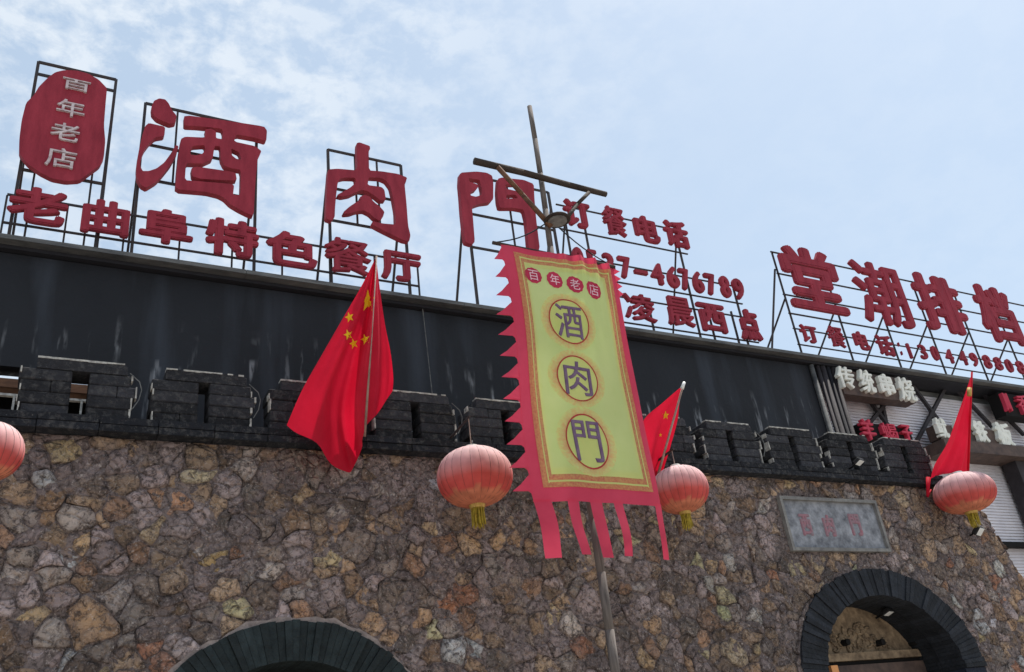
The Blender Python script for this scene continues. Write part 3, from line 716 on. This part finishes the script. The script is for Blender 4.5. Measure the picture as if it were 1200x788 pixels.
# telephone sign
ph = thing('telephone_sign', 'three stacked rows of small red characters and digits right of the wooden pole', 'sign')
ra = row(ph, [('订', 659, 231, 696, 269), ('餐', 704, 239, 738, 278), ('电', 741, 250, 776, 286), ('话', 776, 255.4, 811, 292)])
rb = row(ph, [('0', 671, 288, 686, 317), ('5', 688, 291, 703, 320), ('3', 707, 295, 722, 323.5), ('7', 725, 299, 742, 327), ('-', 744, 315, 760, 322), ('4', 762, 306.5, 780, 334), ('6', 781, 310.5, 798, 338), ('7', 796, 313.5, 811, 340.5), ('6', 811, 316.5, 827, 343.6), ('7', 826, 319.2, 842, 346.5), ('8', 843, 322, 858.5, 349), ('9', 858, 325, 874.5, 351.5)], off=.055, grow=1.2)
rc = row(ph, [('凌', 729, 341, 772, 378), ('晨', 778, 345, 817, 384), ('西', 816, 353, 856, 391), ('点', 862, 360, 896, 400)])
xs0 = ra[0][0]-.05
for rr in (ra, rb, rc):
    x0_, x1_ = (xs0, rr[-1][1]); zt = max(r[3] for r in rr[3:] if r[3]-r[2] > .15)-.08; zl = np.median([r[2] for r in rr if r[3]-r[2] > .15])-.01
    bars('rail', [((x0_, SY+.11, zt), (x1_, SY+.11, zt)), ((x0_, SY+.112, zl), (x1_, SY+.112, zl))], ph, .013)
for x, zt in ((xs0+.12, ra[0][3]-.2), (ra[0][1]-.05, ra[0][3]-.2), (ra[-1][1]-.12, ra[-1][3]), (rb[-1][1]-.08, rb[-1][3]-.1), (rc[2][0]+.3, rc[2][3]), (rc[3][0]+.02, rc[3][3]), (rc[0][1], rc[0][3])):
    bars('post', [((x, SY+.13, ZB), (x, SY+.13, zt))], ph, .017)
bars('strut', [((ra[-1][1]-.12, SY+.14, ra[-1][3]-.2), (ra[-1][1]-.12, SY+.95, ZB)), ((xs0+.12, SY+.14, ra[0][3]-.3), (xs0+.12, SY+.95, ZB))], ph, .014)
# right-hand stall sign
st = thing('stall_sign', 'four large red roof characters over a row of tiny digits at the far right', 'sign')
rt_ = row(st, [('堂', 910, 283, 996.5, 370), ('潮', 993, 301, 1074, 386), ('排', 1064.5, 316, 1142, 394.4), ('档', 1136, 330, 1204, 406)], depth=.055, off=.045, grow=1.5)
rn = row(st, [('订', 937.5, 379, 960, 403), ('餐', 969, 380.5, 992.5, 408), ('电', 1000, 387, 1020, 411), ('话', 1026, 391, 1050, 418), (':', 1052.5, 401, 1057, 416), ('1', 1062, 402, 1071, 420), ('3', 1077, 403, 1088, 421.5), ('0', 1091, 404.5, 1102, 423), ('4', 1107.5, 408, 1119, 426), ('4', 1124, 410, 1135, 428), ('9', 1137, 412.5, 1148, 430), ('8', 1152, 415, 1163.5, 432.5), ('8', 1165, 417.5, 1176.5, 434.5), ('0', 1178, 420, 1189, 437), ('8', 1191, 422, 1203, 439)], off=.055, depth=.03, grow=1.8)
x0_ = rt_[0][0]; x1_ = rt_[-1][1]+.8
zt = rt_[0][3]-.1; zl = rt_[1][2]-.02
bars('rail', [((x0_, SY+.15, z), (x1_, SY+.15, z)) for z in (zt, zt+(zl-zt)*.36, zt+(zl-zt)*.7, zl)], st, .014)
zt2 = rn[0][3]-.03; zl2 = rn[0][2]
bars('rail', [((rn[0][0]-.02, SY+.11, z), (x1_, SY+.11, z)) for z in (zt2, zl2)], st, .012)
for k in range(7):
    x = x0_+.05+(x1_-x0_)*k/6
    bars('post', [((x, SY+.17, ZB), (x, SY+.17, zt))], st, .016)
    bars('strut', [((x, SY+.18, zl+(zt-zl)*.25), (x-.1, SY+1.5, ZB))], st, .015)
bars('strut', [((x0_+.03, SY+.19, zt-.3), (x0_-.62, SY+.25, ZB))], st, .016)

# small signs on the slatted facade
GS = 'lettered signs fixed to the slatted facade'
def boxsign(label, items, Y, boxpx, m, bm_, depth=.16, off=.04):
    t = thing('box_sign', label, 'sign', GS); r = fitrect(*boxpx, Y)
    MB().box((r[0], Y+.003, r[2]), (r[1], Y+.2, r[3])).build('backing_box', M[bm_], t)
    row(t, items, Y-.06, .06, off, m)
    return t
boxsign('white characters on a brown box sign high on the grey slats beside the black wall', [('传', 978, 428, 1006, 456), ('统', 1004, 432, 1029, 461), ('串', 1027, 437, 1052, 464), ('烧', 1049, 441, 1077, 471)], 7.80, (981, 433, 1074, 472), 'white', 'boxbrown', off=.065)
boxsign('three pinkish red characters on a dark sign just above the battlement', [('羊', 1006, 490, 1030, 516), ('蝎', 1031, 495, 1055, 516), ('子', 1054, 497, 1073, 517)], 7.80, (1008, 495, 1071, 518), 'pink', 'recess')
boxsign('white characters on the beam partly hidden behind the right-hand flag', [('鱿', 1094, 489, 1115, 514), ('鱼', 1116, 490, 1137, 516), ('铁', 1138, 492, 1162, 519), ('板', 1163, 494, 1192, 524)], 7.82, (1097, 497, 1186, 522), 'white', 'boxbrown', off=.065)
boxsign('red characters on a dark box sign cut off by the right edge of the picture', [('川', 1173, 460, 1188, 482), ('香', 1189, 462, 1212, 486)], 7.80, (1169, 460, 1222, 492), 'pink', 'recess')

# ------------------------------------------------------------------ plaque
plq = thing('name_plaque', 'grey stone plaque with three faded red characters set in the wall above the right arch', 'plaque')
fr = .036
MB().box((PX0+fr, WY-.02, PZ0+fr), (PX1-fr, WY+.05, PZ1-fr)).build('slab', M['plaque'], plq)
MB().box((PX0, WY-.06, PZ0), (PX0+fr, WY+.05, PZ1)).build('frame_side', M['plaqueframe'], plq)
MB().box((PX1-fr, WY-.06, PZ0), (PX1, WY+.05, PZ1)).build('frame_side', M['plaqueframe'], plq)
MB().box((PX0+fr, WY-.062, PZ1-fr), (PX1-fr, WY+.05, PZ1)).build('frame_rail', M['plaqueframe'], plq)
MB().box((PX0+fr, WY-.062, PZ0), (PX1-fr, WY+.05, PZ0+fr)).build('frame_rail', M['plaqueframe'], plq)
for ch, x, y in (('西', 945, 615), ('肉', 972, 616), ('門', 1003, 615)):
    glyph(ch, fitrect(x-10, y-13, x+10, y+13, WY-.03), WY-.028, .01, M['plaquered'], plq, bold=.05)

# ------------------------------------------------------------------ banner pole and banner
PY = 5.5
pole = thing('banner_pole', 'tall weathered wooden pole with a crossbar and two braces rising past the roof sign', 'pole')
b0 = at(724, 810, PY); t0 = at(620, 125, PY)
pp = [Vector((b0.x+(t0.x-b0.x)*k+.012*math.sin(k*9), PY, (b0.z+(t0.z-b0.z)*k))) for k in np.linspace(0, 1, 14)]
pp = [Vector((b0.x, PY, 0))]+pp
MB().poly(pp, [.038]+[.036-.012*k for k in np.linspace(0, 1, 14)], 10).build('mast', M['wood'], pole, True)
cA = at(556, 189, PY-.10); cB = at(710, 228, PY-.07)
MB().poly([cA, cA.lerp(cB, .35)+Vector((0, 0, .01)), cA.lerp(cB, .7), cB], [.034, .032, .03, .028], 8).build('crossbar', M['bark'], pole, True)
MB().poly([at(583, 196, PY-.12), at(612, 228, PY-.12), at(646, 266, PY-.10)], [.024, .022, .026], 6).build('brace', M['brownwood'], pole, True)
MB().poly([at(690, 226, PY-.10), at(676, 240, PY-.10), at(660, 262, PY-.10)], [.02, .02, .02], 6).build('brace', M['bark'], pole, True)
# small dish lamp where the braces meet
lmp = thing('dish_lamp', 'small dark dish lamp fixed to the wooden pole under the crossbar', 'lamp')
lc = at(653, 258, PY-.16)
vs = []; fs = []; n = 18
prof = [(.0, .04), (.06, .036), (.105, .016), (.12, -.005), (.108, -.012), (.06, -.006), (0, -.004)]
vs = [(lc.x+r*math.cos(2*math.pi*j/n), lc.y+r*math.sin(2*math.pi*j/n), lc.z+h) for r, h in prof for j in range(n)]
fs = [(k*n+j, k*n+(j+1) % n, (k+1)*n+(j+1) % n, (k+1)*n+j) for k in range(len(prof)-1) for j in range(n)]
MB().add(vs, fs).build('dish', M['bark'], lmp, True)
MB().bar((lc.x, lc.y, lc.z-.02), (lc.x, lc.y, lc.z-.006), .085, 16).build('lens', M['plaqueframe'], lmp)
MB().bar((lc.x, lc.y, lc.z+.03), (lc.x, PY, lc.z+.06), .018, 6).build('arm', M['lampblack'], lmp)

banner = thing('hanging_banner', 'long yellow banner with red sawtooth edge and three ringed characters on the wooden pole', 'banner')
HY = PY-.13
bx0 = at(586, 286, HY).x; bx1 = at(776, 598, HY).x; bz1 = at(650, 299, HY).z; bz0 = at(700, 592, HY).z
bw = bx1-bx0; bh = bz1-bz0
def cloth(u, v, lift=0):               # u across 0..1, v down 0..1 (may run past the ends)
    x = bx0+u*bw+.012*math.sin(v*5.5)+.02*(v-.5)*0; z = bz1-v*bh-.012*math.sin(u*7)*max(0, 1-v*4)
    y = HY-.006*math.sin(u*19+v*9)*math.sin(v*7+1)-.035*math.sin(u*3.1+.4)*(.4+v)-.022*math.sin(v*6.0+u*2.2)-.008*math.sin(u*11+v*5)
    k = math.exp(-max(v, 0)/.12); y += k*.034*math.sin(u*46)*max(0, min(1, (u-.35)*2.2)); z += k*.012*math.sin(u*46+1)*max(0, min(1, (u-.35)*2.2))
    return (x, y-lift, z)
def toxz(x, z, dy):                     # used by printed glyphs: flat coordinates to the cloth surface
    u = (x-bx0)/bw; v = (bz1-z)/bh; return cloth(u, v, .007-dy)
def sheet(u0, u1, v0, v1, nu, nv, lift, name, m, parent, hole=None):
    us = np.linspace(u0, u1, nu+1); vs_ = np.linspace(v0, v1, nv+1)
    V = [cloth(u, v, lift) for v in vs_ for u in us]; F = [(j*(nu+1)+i, j*(nu+1)+i+1, (j+1)*(nu+1)+i+1, (j+1)*(nu+1)+i) for j in range(nv) for i in range(nu)
         if not (hole and hole[0] < (us[i]+us[i+1])/2 < hole[1] and hole[2] < (vs_[j]+vs_[j+1])/2 < hole[3])]
    return MB().add(V, F).build(name, m, parent, True)
def solid(o, t=.003):
    md = o.modifiers.new('thick', 'SOLIDIFY'); md.thickness = t; md.offset = 1; return o
main = sheet(0, 1, 0, 1, 48, 90, 0, 'red_cloth', M['bannerred'], banner, (.12, .91, .06, .915))
# sawtooth edge
nt_ = 12
for k in range(nt_):
    v0 = .015+k*.081; dv = .081
    prof = [(0, 0), (-.018, .10), (-.040, .24), (-.072, .44), (-.112, .62), (-.128, .70), (-.095, .70), (-.055, .67), (-.022, .70), (-.004, .80), (0, 1)]
    if k < 3: prof = [(a*(.55+.15*k), b) for a, b in prof]
    V = [cloth(a, v0+b*dv) for a, b in prof]; V += [cloth(.006, v0+b*dv) for a, b in prof]; n = len(prof)
    F = [(i, i+1, n+i+1, n+i) for i in range(n-1)]
    MB().add(V, F).build('tooth', M['bannerred'], banner)
# small ragged edge on the right
for k in range(4):
    v0 = .0+k*.035; V = [cloth(1.0, v0), cloth(1.035, v0+.02), cloth(1.0, v0+.034), cloth(.99, v0+.017)]
    MB().add(V, [(0, 1, 2, 3)]).build('tooth', M['bannerred'], banner)
# tails
for (a, b, dx, ln) in ((0, .12, .025, .195), (.22, .30, .03, .19), (.40, .495, .015, .195), (.585, .66, -.005, .19), (.935, 1.0, .0, .19)):
    V = []; F = []; nv = 8
    for j in range(nv+1):
        t = j/nv
        for i in range(4):
            u = a+(b-a)*i/3; u2 = u+dx*t*.5+.006*math.sin(t*5+a*9); V.append(cloth(u2+(.5*(a+b)-u)*t*.12, 1-.01+ln*t, .02*math.sin(t*4+a*20)*t))
    F = [(j*4+i, j*4+i+1, (j+1)*4+i+1, (j+1)*4+i) for j in range(nv) for i in range(3)]
    MB().add(V, F).build('tail', M['bannerred'], banner, True)
VB = .045, .955
sheet(.085, .945, .028, .950, 40, 80, .004, 'patterned_border', M['bannerborder'], banner, (.18, .855, .09, .885))
yel = sheet(.155, .880, .068, .905, 36, 72, .008, 'yellow_panel', M['banneryellow'], banner)
sheet(.125, .133, .045, .935, 1, 60, .006, 'border_line', M['banneryellow'], banner)
sheet(.905, .913, .045, .935, 1, 60, .006, 'border_line', M['banneryellow'], banner)
sheet(.125, .913, .925, .932, 40, 1, .006, 'border_line', M['banneryellow'], banner)
sheet(.125, .913, .045, .052, 40, 1, .006, 'border_line', M['banneryellow'], banner)
def disc(cu_, cv, ru, rv, lift, name, m, inner=0, seg=48, wob=0, halo=False):
    if halo: seg = 90
    V = []; F = []; T = []; rings = np.linspace(inner, 1, 5 if inner else (16 if halo else 7))
    for r in rings:
        for j in range(seg):
            a = 2*math.pi*j/seg; w_ = 1+wob*math.sin(a*11)*r*(r > .9); V.append(cloth(cu_+ru*r*w_*math.cos(a), cv+rv*r*w_*math.sin(a), lift))
            k = max(0, 1-max(0, r-.70)/.30)*(.45+.55*rng.rand()) if halo else 0
            T.append((1, 1-.50*k, 1-.34*k, 1))
    for k in range(len(rings)-1):
        for j in range(seg): F.append((k*seg+j, k*seg+(j+1) % seg, (k+1)*seg+(j+1) % seg, (k+1)*seg+j))
    mb = MB().add(V, F); mb.tone = T
    return mb.build(name, m, banner, True, True)
def uv_of(x0, y0, x1, y1):
    r = fitrect(x0, y0, x1, y1, HY-.03); return ((r[0]+r[1])/2-bx0)/bw, (bz1-(r[2]+r[3])/2)/bh, (r[1]-r[0])/2/bw, (r[3]-r[2])/2/bh, r
for ch, bx in (('酒', (637, 348, 693, 407)), ('肉', (648, 414, 706, 473)), ('門', (659, 483, 720, 553))):
    u, v, ru, rv, r = uv_of(*bx)
    disc(u, v, ru*1.38, rv*1.25, .0095, 'printed_halo', M['halo'], halo=True)
    disc(u, v, ru, rv, .011, 'printed_disc', M['banneryellow'])
    disc(u, v, ru, rv, .0125, 'printed_ring', M['ringred'], .945)
    q = [(r[0]+r[1])/2-(r[1]-r[0])*.33, (r[0]+r[1])/2+(r[1]-r[0])*.33, (r[2]+r[3])/2-(r[3]-r[2])*.37, (r[2]+r[3])/2+(r[3]-r[2])*.37]
    glyph(ch, q, HY, .003, M['ink'], banner, bold=.011, fn=lambda x, z, dy: toxz(x, z, dy-.009))
for ch, (x, y) in (('百', (623, 323)), ('年', (648, 329)), ('老', (671.5, 335)), ('店', (694, 341))):
    u, v, ru, rv, r = uv_of(x-11, y-11, x+11, y+11)
    disc(u, v, ru, rv, .011, 'printed_seal', M['sealred'], wob=.03)
    q = [(r[0]+r[1])/2-(r[1]-r[0])*.30, (r[0]+r[1])/2+(r[1]-r[0])*.30, (r[2]+r[3])/2-(r[3]-r[2])*.32, (r[2]+r[3])/2+(r[3]-r[2])*.32]
    glyph(ch, q, HY, .002, M['sealwhite'], banner, fn=lambda x, z, dy: toxz(x, z, dy-.008))
rodA = Vector((bx0-.06, HY+.015, bz1+.02)); rodB = Vector((bx1+.02, HY+.015, bz1+.0))
MB().bar(rodA, rodB, .016, 8).build('top_rod', M['bark'], banner)
kn = at(645, 258, PY-.08)
for e in (rodA+Vector((.03, 0, .01)), rodB):
    pts = [kn.lerp(e, t)-Vector((0, 0, .05*math.sin(math.pi*t))) for t in np.linspace(0, 1, 9)]
    MB().poly(pts, [.006]*9, 5).build('hanging_cord', M['cable'], banner)

# ------------------------------------------------------------------ flags
def patch(rows, Ys, sub=8, fold=.03, name='cloth', parent=None, ph=0, freq=9):
    """rows: lists of control points (photo px), Ys: matching distances; smooth interpolation gives the cloth"""
    R = np.array([[list(at(p[0], p[1], y)) for p, y in zip(r, ys)] for r, ys in zip(rows, Ys)])
    def up1(A, ax, k):
        n = A.shape[ax]; t = np.linspace(0, n-1, (n-1)*k+1); A = np.moveaxis(A, ax, 0); o_ = []
        for s in t:
            i = min(int(s), n-2); f = s-i; p0 = A[max(i-1, 0)]; p1 = A[i]; p2 = A[i+1]; p3 = A[min(i+2, n-1)]
            o_.append(.5*((2*p1)+(-p0+p2)*f+(2*p0-5*p1+4*p2-p3)*f*f+(-p0+3*p1-3*p2+p3)*f**3))
        return np.moveaxis(np.array(o_), 0, ax)
    G = up1(up1(R, 0, sub), 1, sub); a, b = G.shape[:2]
    for i in range(a):
        for j in range(b):
            s = j/(b-1); t = i/(a-1)
            G[i, j, 1] += fold*math.sin(freq*s+ph+t*2.0)*t**.7+fold*.4*math.sin(freq*2.3*s+t*5+ph)*t
    V = [tuple(p) for p in G.reshape(-1, 3)]; F = [(i*b+j, i*b+j+1, (i+1)*b+j+1, (i+1)*b+j) for i in range(a-1) for j in range(b-1)]
    mb = MB().add(V, F); o = mb.build(name, M['flag'], parent, True)
    return o, BVHTree.FromPolygons([Vector(v) for v in V], F)
def star(bvh, x, y, r, sx, parent, rot=0, lift=.008):
    eye = Vector((0, 0, CH)); V = []
    hit0 = bvh.ray_cast(eye, (at(x, y, 6)-eye).normalized())[0]
    if hit0 is None: return
    for k in range(10):
        a = rot+math.pi/2+k*math.pi/5; rr = r if k % 2 == 0 else r*.42
        px_, py_ = x+rr*sx*math.cos(a), y-rr*math.sin(a); d = (at(px_, py_, 6)-eye).normalized(); h = bvh.ray_cast(eye, d)[0]
        V.append((h or d*((hit0-eye).length)+eye)-d*lift)
    d = (hit0-eye).normalized(); V.append(hit0-d*(lift+.004))
    V2 = [v+Vector((0, .003, 0)) for v in V]
    F = [(k, (k+1) % 10, 10) for k in range(10)]
    MB().add(V, F).build('star', M['star'], parent)
f1 = thing('national_flag', 'large red flag with five yellow stars drooping before the black wall', 'flag', 'red flags standing on the battlement')
yt, yb_ = 6.25, 6.82
def yy(y): return yt+(yb_-yt)*(y-303)/200
rowsL = [[(440, 303)]*5,
         [(424, 335), (428, 336), (432, 337), (435, 337), (438, 337)],
         [(401, 375), (411, 378), (420, 380), (428, 381), (436, 381)],
         [(378, 415), (392, 420), (406, 425), (420, 426), (433, 425)],
         [(355, 456), (375, 470), (397, 482), (414, 480), (430, 468)],
         [(337, 497), (372, 530), (411, 551), (420, 528), (428, 500)]]
YL = [[yy(p[1])-.02-.10*(4-j)*i/5*.4 for j, p in enumerate(r)] for i, r in enumerate(rowsL)]
o1, bv = patch(rowsL, YL, 7, .085, 'left_cloth', f1, .5, 11)
rowsR = [[(441, 303)]*3, [(438, 337), (442, 337), (445, 337)], [(435, 381), (444, 380), (451, 380)], [(432, 425), (446, 420), (457, 414)], [(430, 468), (447, 457), (459, 444)], [(428, 500), (444, 483), (457, 462)]]
YR = [[yy(p[1])+.02+.06*j for j, p in enumerate(r)] for r in rowsR]
patch(rowsR, YR, 7, .05, 'right_cloth', f1, 2, 7)
star(bv, 431, 353, 14, .62, f1)
for x, y in ((409.5, 372), (408, 392.5), (414.5, 403), (428, 398)): star(bv, x, y, 6.6, .85, f1, .3)
pa = at(441, 300, yt-.02); pb = at(427, 512, yb_)
MB().poly([pb, pa], [.014, .010], 8).build('pole', M['flagpole'], f1, True)
f2 = thing('national_flag', 'narrow red flag half hidden behind the right side of the yellow banner', 'flag', 'red flags standing on the battlement')
rows2 = [[(800, 452)]*4, [(777, 472), (782, 474), (788, 475), (795, 474)], [(757, 490), (768, 496), (780, 498), (792, 492)], [(750, 515), (763, 521), (776, 525), (786, 515)], [(752, 540), (760, 550), (770, 552), (779, 538)], [(758, 560), (763, 564), (768, 566), (772, 560)]]
Y2 = [[6.3+.5*(p[1]-452)/110+.03*j for j, p in enumerate(r)] for r in rows2]
o2, bv2 = patch(rows2, Y2, 6, .05, 'cloth', f2, 1, 9)
star(bv2, 780, 487, 5.5, .8, f2); star(bv2, 774, 510, 2.5, .8, f2)
MB().poly([at(766, 575, 6.85), at(801, 450, 6.28)], [.014, .010], 8).build('pole', M['flagpole'], f2, True)
MB().poly([at(799, 456, 6.28), at(802, 448, 6.26)], [.02, .014], 8).build('tip', M['lampwhite'], f2, True)
f3 = thing('national_flag', 'red flag furled to a tall narrow triangle above the right-hand lantern', 'flag', 'red flags standing on the battlement')
rows3 = [[(1139, 438)]*4, [(1131, 462), (1133, 463), (1135, 463), (1137, 462)], [(1120, 490), (1126, 492), (1132, 492), (1137, 490)], [(1108, 520), (1118, 524), (1128, 525), (1137, 522)], [(1093, 545), (1107, 548), (1122, 550), (1136, 546)], [(1088, 562), (1103, 556), (1120, 556), (1135, 558)]]
Y3 = [[6.3+.5*(p[1]-438)/125+.03*j for j, p in enumerate(r)] for r in rows3]
patch(rows3, Y3, 6, .055, 'cloth', f3, 2.5, 11)
MB().poly([at(1134, 566, 6.88), at(1139, 436, 6.28)], [.016, .012], 8).build('pole', M['flag'], f3, True)
MB().poly([at(1136, 455, 6.26), at(1136, 464, 6.28)], [.028, .028], 8).build('knot', M['gold'], f3, True)
MB().poly([at(1088, 560, 6.8), at(1087, 582, 6.84), at(1091, 574, 6.84)], [.03, .015, .008], 8).build('corner_roll', M['flag'], f3, True)

# ------------------------------------------------------------------ lanterns
LGp = 'red lanterns hanging before the stone wall'
def lantern(label, px_, py_, Y, R, Hh, lean=0):
    t = thing('lantern', label, 'lantern', LGp); c = at(px_, py_, Y)
    zh = ZT+(.20 if 500 < px_ < 600 else .06)
    nr = 24; per = 4; n = nr*per; rows = 22; V = []; F = []; T = []
    for i in range(rows+1):
        ph_ = -math.pi/2+math.pi*i/rows; zz = math.sin(ph_)
        prof = (math.cos(ph_)**.82) if 0 < i < rows else 0
        prof = max(prof, .17)
        for j in range(n):
            a = 2*math.pi*j/n; k = j % per; groove = 1-(.022 if k == 0 else 0)*(prof > .2)
            sag = 1+.012*math.sin(a*3+px_)
            V.append((c.x+R*prof*groove*sag*math.cos(a), c.y+R*prof*groove*sag*math.sin(a), c.z+Hh*zz*.96))
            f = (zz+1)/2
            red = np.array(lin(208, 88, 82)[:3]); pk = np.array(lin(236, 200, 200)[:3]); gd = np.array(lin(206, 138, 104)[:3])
            fade_lit = min(1, max(0, (zz+.30+.12*noise.noise((math.cos(a)*2, math.sin(a)*2, px_)))/.95))**.9  # top paled by bleaching and by sunlight put into the colour
            cc = red*(1-fade_lit)+pk*fade_lit
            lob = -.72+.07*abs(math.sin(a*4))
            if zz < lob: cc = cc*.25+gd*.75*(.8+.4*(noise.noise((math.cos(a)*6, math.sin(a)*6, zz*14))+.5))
            T.append((*cc, 1))
    F = [(i*n+j, i*n+(j+1) % n, (i+1)*n+(j+1) % n, (i+1)*n+j) for i in range(rows) for j in range(n)]
    mb = MB(); mb.v = V; mb.f = F; mb.tone = T
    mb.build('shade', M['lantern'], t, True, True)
    rb_ = MB()
    for j in range(nr):
        a = 2*math.pi*j/nr
        ptsx = []
        for i in range(1, rows, 2):
            q = V[i*n+j*per]; ptsx.append(Vector(q)+Vector((math.cos(a), math.sin(a), 0))*.003)
        rb_.poly(ptsx, [.0012]*len(ptsx), 3)
    o = rb_.build('wire_ribs', M['boxbrown'], t)
    MB().bar((c.x, c.y, c.z+Hh*.93), (c.x, c.y, c.z+Hh*1.06), R*.2, 16, R*.17).build('top_cap', M['white'], t)
    MB().bar((c.x, c.y, c.z-Hh*1.06), (c.x, c.y, c.z-Hh*.93), R*.19, 16, R*.22).build('bottom_cap', M['gold'], t)
    ts_ = MB(); 
    for k in range(34):
        a = k*2.4; rr = R*.17*math.sqrt((k+.5)/34); L_ = Hh*rng.uniform(.48, .66)
        x0, y0 = c.x+rr*math.cos(a), c.y+rr*math.sin(a)
        ts_.bar((x0, y0, c.z-Hh*1.05), (x0+rng.uniform(-.01, .01)+rr*.2*math.cos(a), y0+rng.uniform(-.01, .01), c.z-Hh*1.05-L_), .006, 4, .004)
    ts_.build('tassel', M['tassel'], t)
    MB().bar((c.x, c.y, c.z+Hh*1.04), (c.x, c.y, zh), .005, 5).build('wire', M['flagpole'], t)
    MB().poly([(c.x, c.y-.03, zh), (c.x, 6.9, zh-.03)], [.012, .012], 6).build('bracket', M['steel'], t)
    return t
lantern('red lantern cut off by the left edge of the picture below the battlement', -16, 529, 6.45, .225, .205)
lantern('faded red lantern with gold tassel hanging left of the banner', 556, 559, 6.5, .325, .262)
lantern('red lantern hanging just right of the banner beneath the half-hidden flag', 797, 574, 6.55, .275, .235)
lantern('squat red lantern with short tassel at the right end of the battlement', 1130, 578, 6.6, .355, .245)

# ------------------------------------------------------------------ floodlights, cables
def flood(label, px_, py_, Y, s=.07, tilt=.5, m2='lampwhite'):
    t = thing('floodlight', label, 'lamp'); c = at(px_, py_, Y)
    h = MB().box((-s*1.4, -s*.5, -s), (s*1.4, s*.5, s)).build('housing', M['lampblack'], t); bevel(h, .01); h.location = c; h.rotation_euler = (tilt, 0, .3)
    g_ = MB().box((-s*1.2, -s*.56, -s*.82), (s*1.2, -s*.51, s*.82)).build('glass', M[m2], t); g_.location = c; g_.rotation_euler = (tilt, 0, .3)
    MB().poly([c+Vector((0, .03, 0)), c+Vector((.02, .12, -.02)), Vector((c.x+.02, max(Y+.2, 6.9), c.z-.03))], [.012]*3, 6).build('arm', M['lampblack'], t)
flood('small black floodlight fixed to the battlement beside the large flag', 352, 491, 6.72, .05, .2, 'lampblack')
flood('small floodlight on an arm before the battlement above the plaque', 1006, 541, 6.75, .045, 1.1)
flood('small black and white spotlight on the wall under the right-hand lantern', 1146, 622, 6.85, .06, .8)
flood('shiny floodlight under the crown of the right arch', 1040, 717, 7.25, .05, 1.2)
cb = thing('wall_cable', 'thin slack black cable running down the black wall between battlement blocks', 'cable')
p0 = at(494, 350, BY-.03); p1 = at(508, 475, BY-.03)
MB().poly([Vector((p0.x, BY-.03, ZR-.12))]+[p0.lerp(p1, t) for t in np.linspace(.1, 1, 8)], [.005]*9, 5).build('strand', M['fascia'], cb)

for k, (xa_, xb_, dz) in enumerate(((0.2, 3.9, .10), (5.2, 7.4, .08), (9.4, 13.0, .06))):
    cb = thing('power_cable', ['thin cable sagging between the racks of the left roof letters', 'thin cable sagging behind the telephone number on the roof', 'thin cable sagging along the racks of the right roof sign'][k], 'cable')
    pts = [Vector((xa_+(xb_-xa_)*t, SY+.3, ZR+.22-dz*2*math.sin(math.pi*t)+.05*t)) for t in np.linspace(0, 1, 16)]
    MB().poly(pts, [.0045]*16, 4).build('strand', M['cable'], cb)
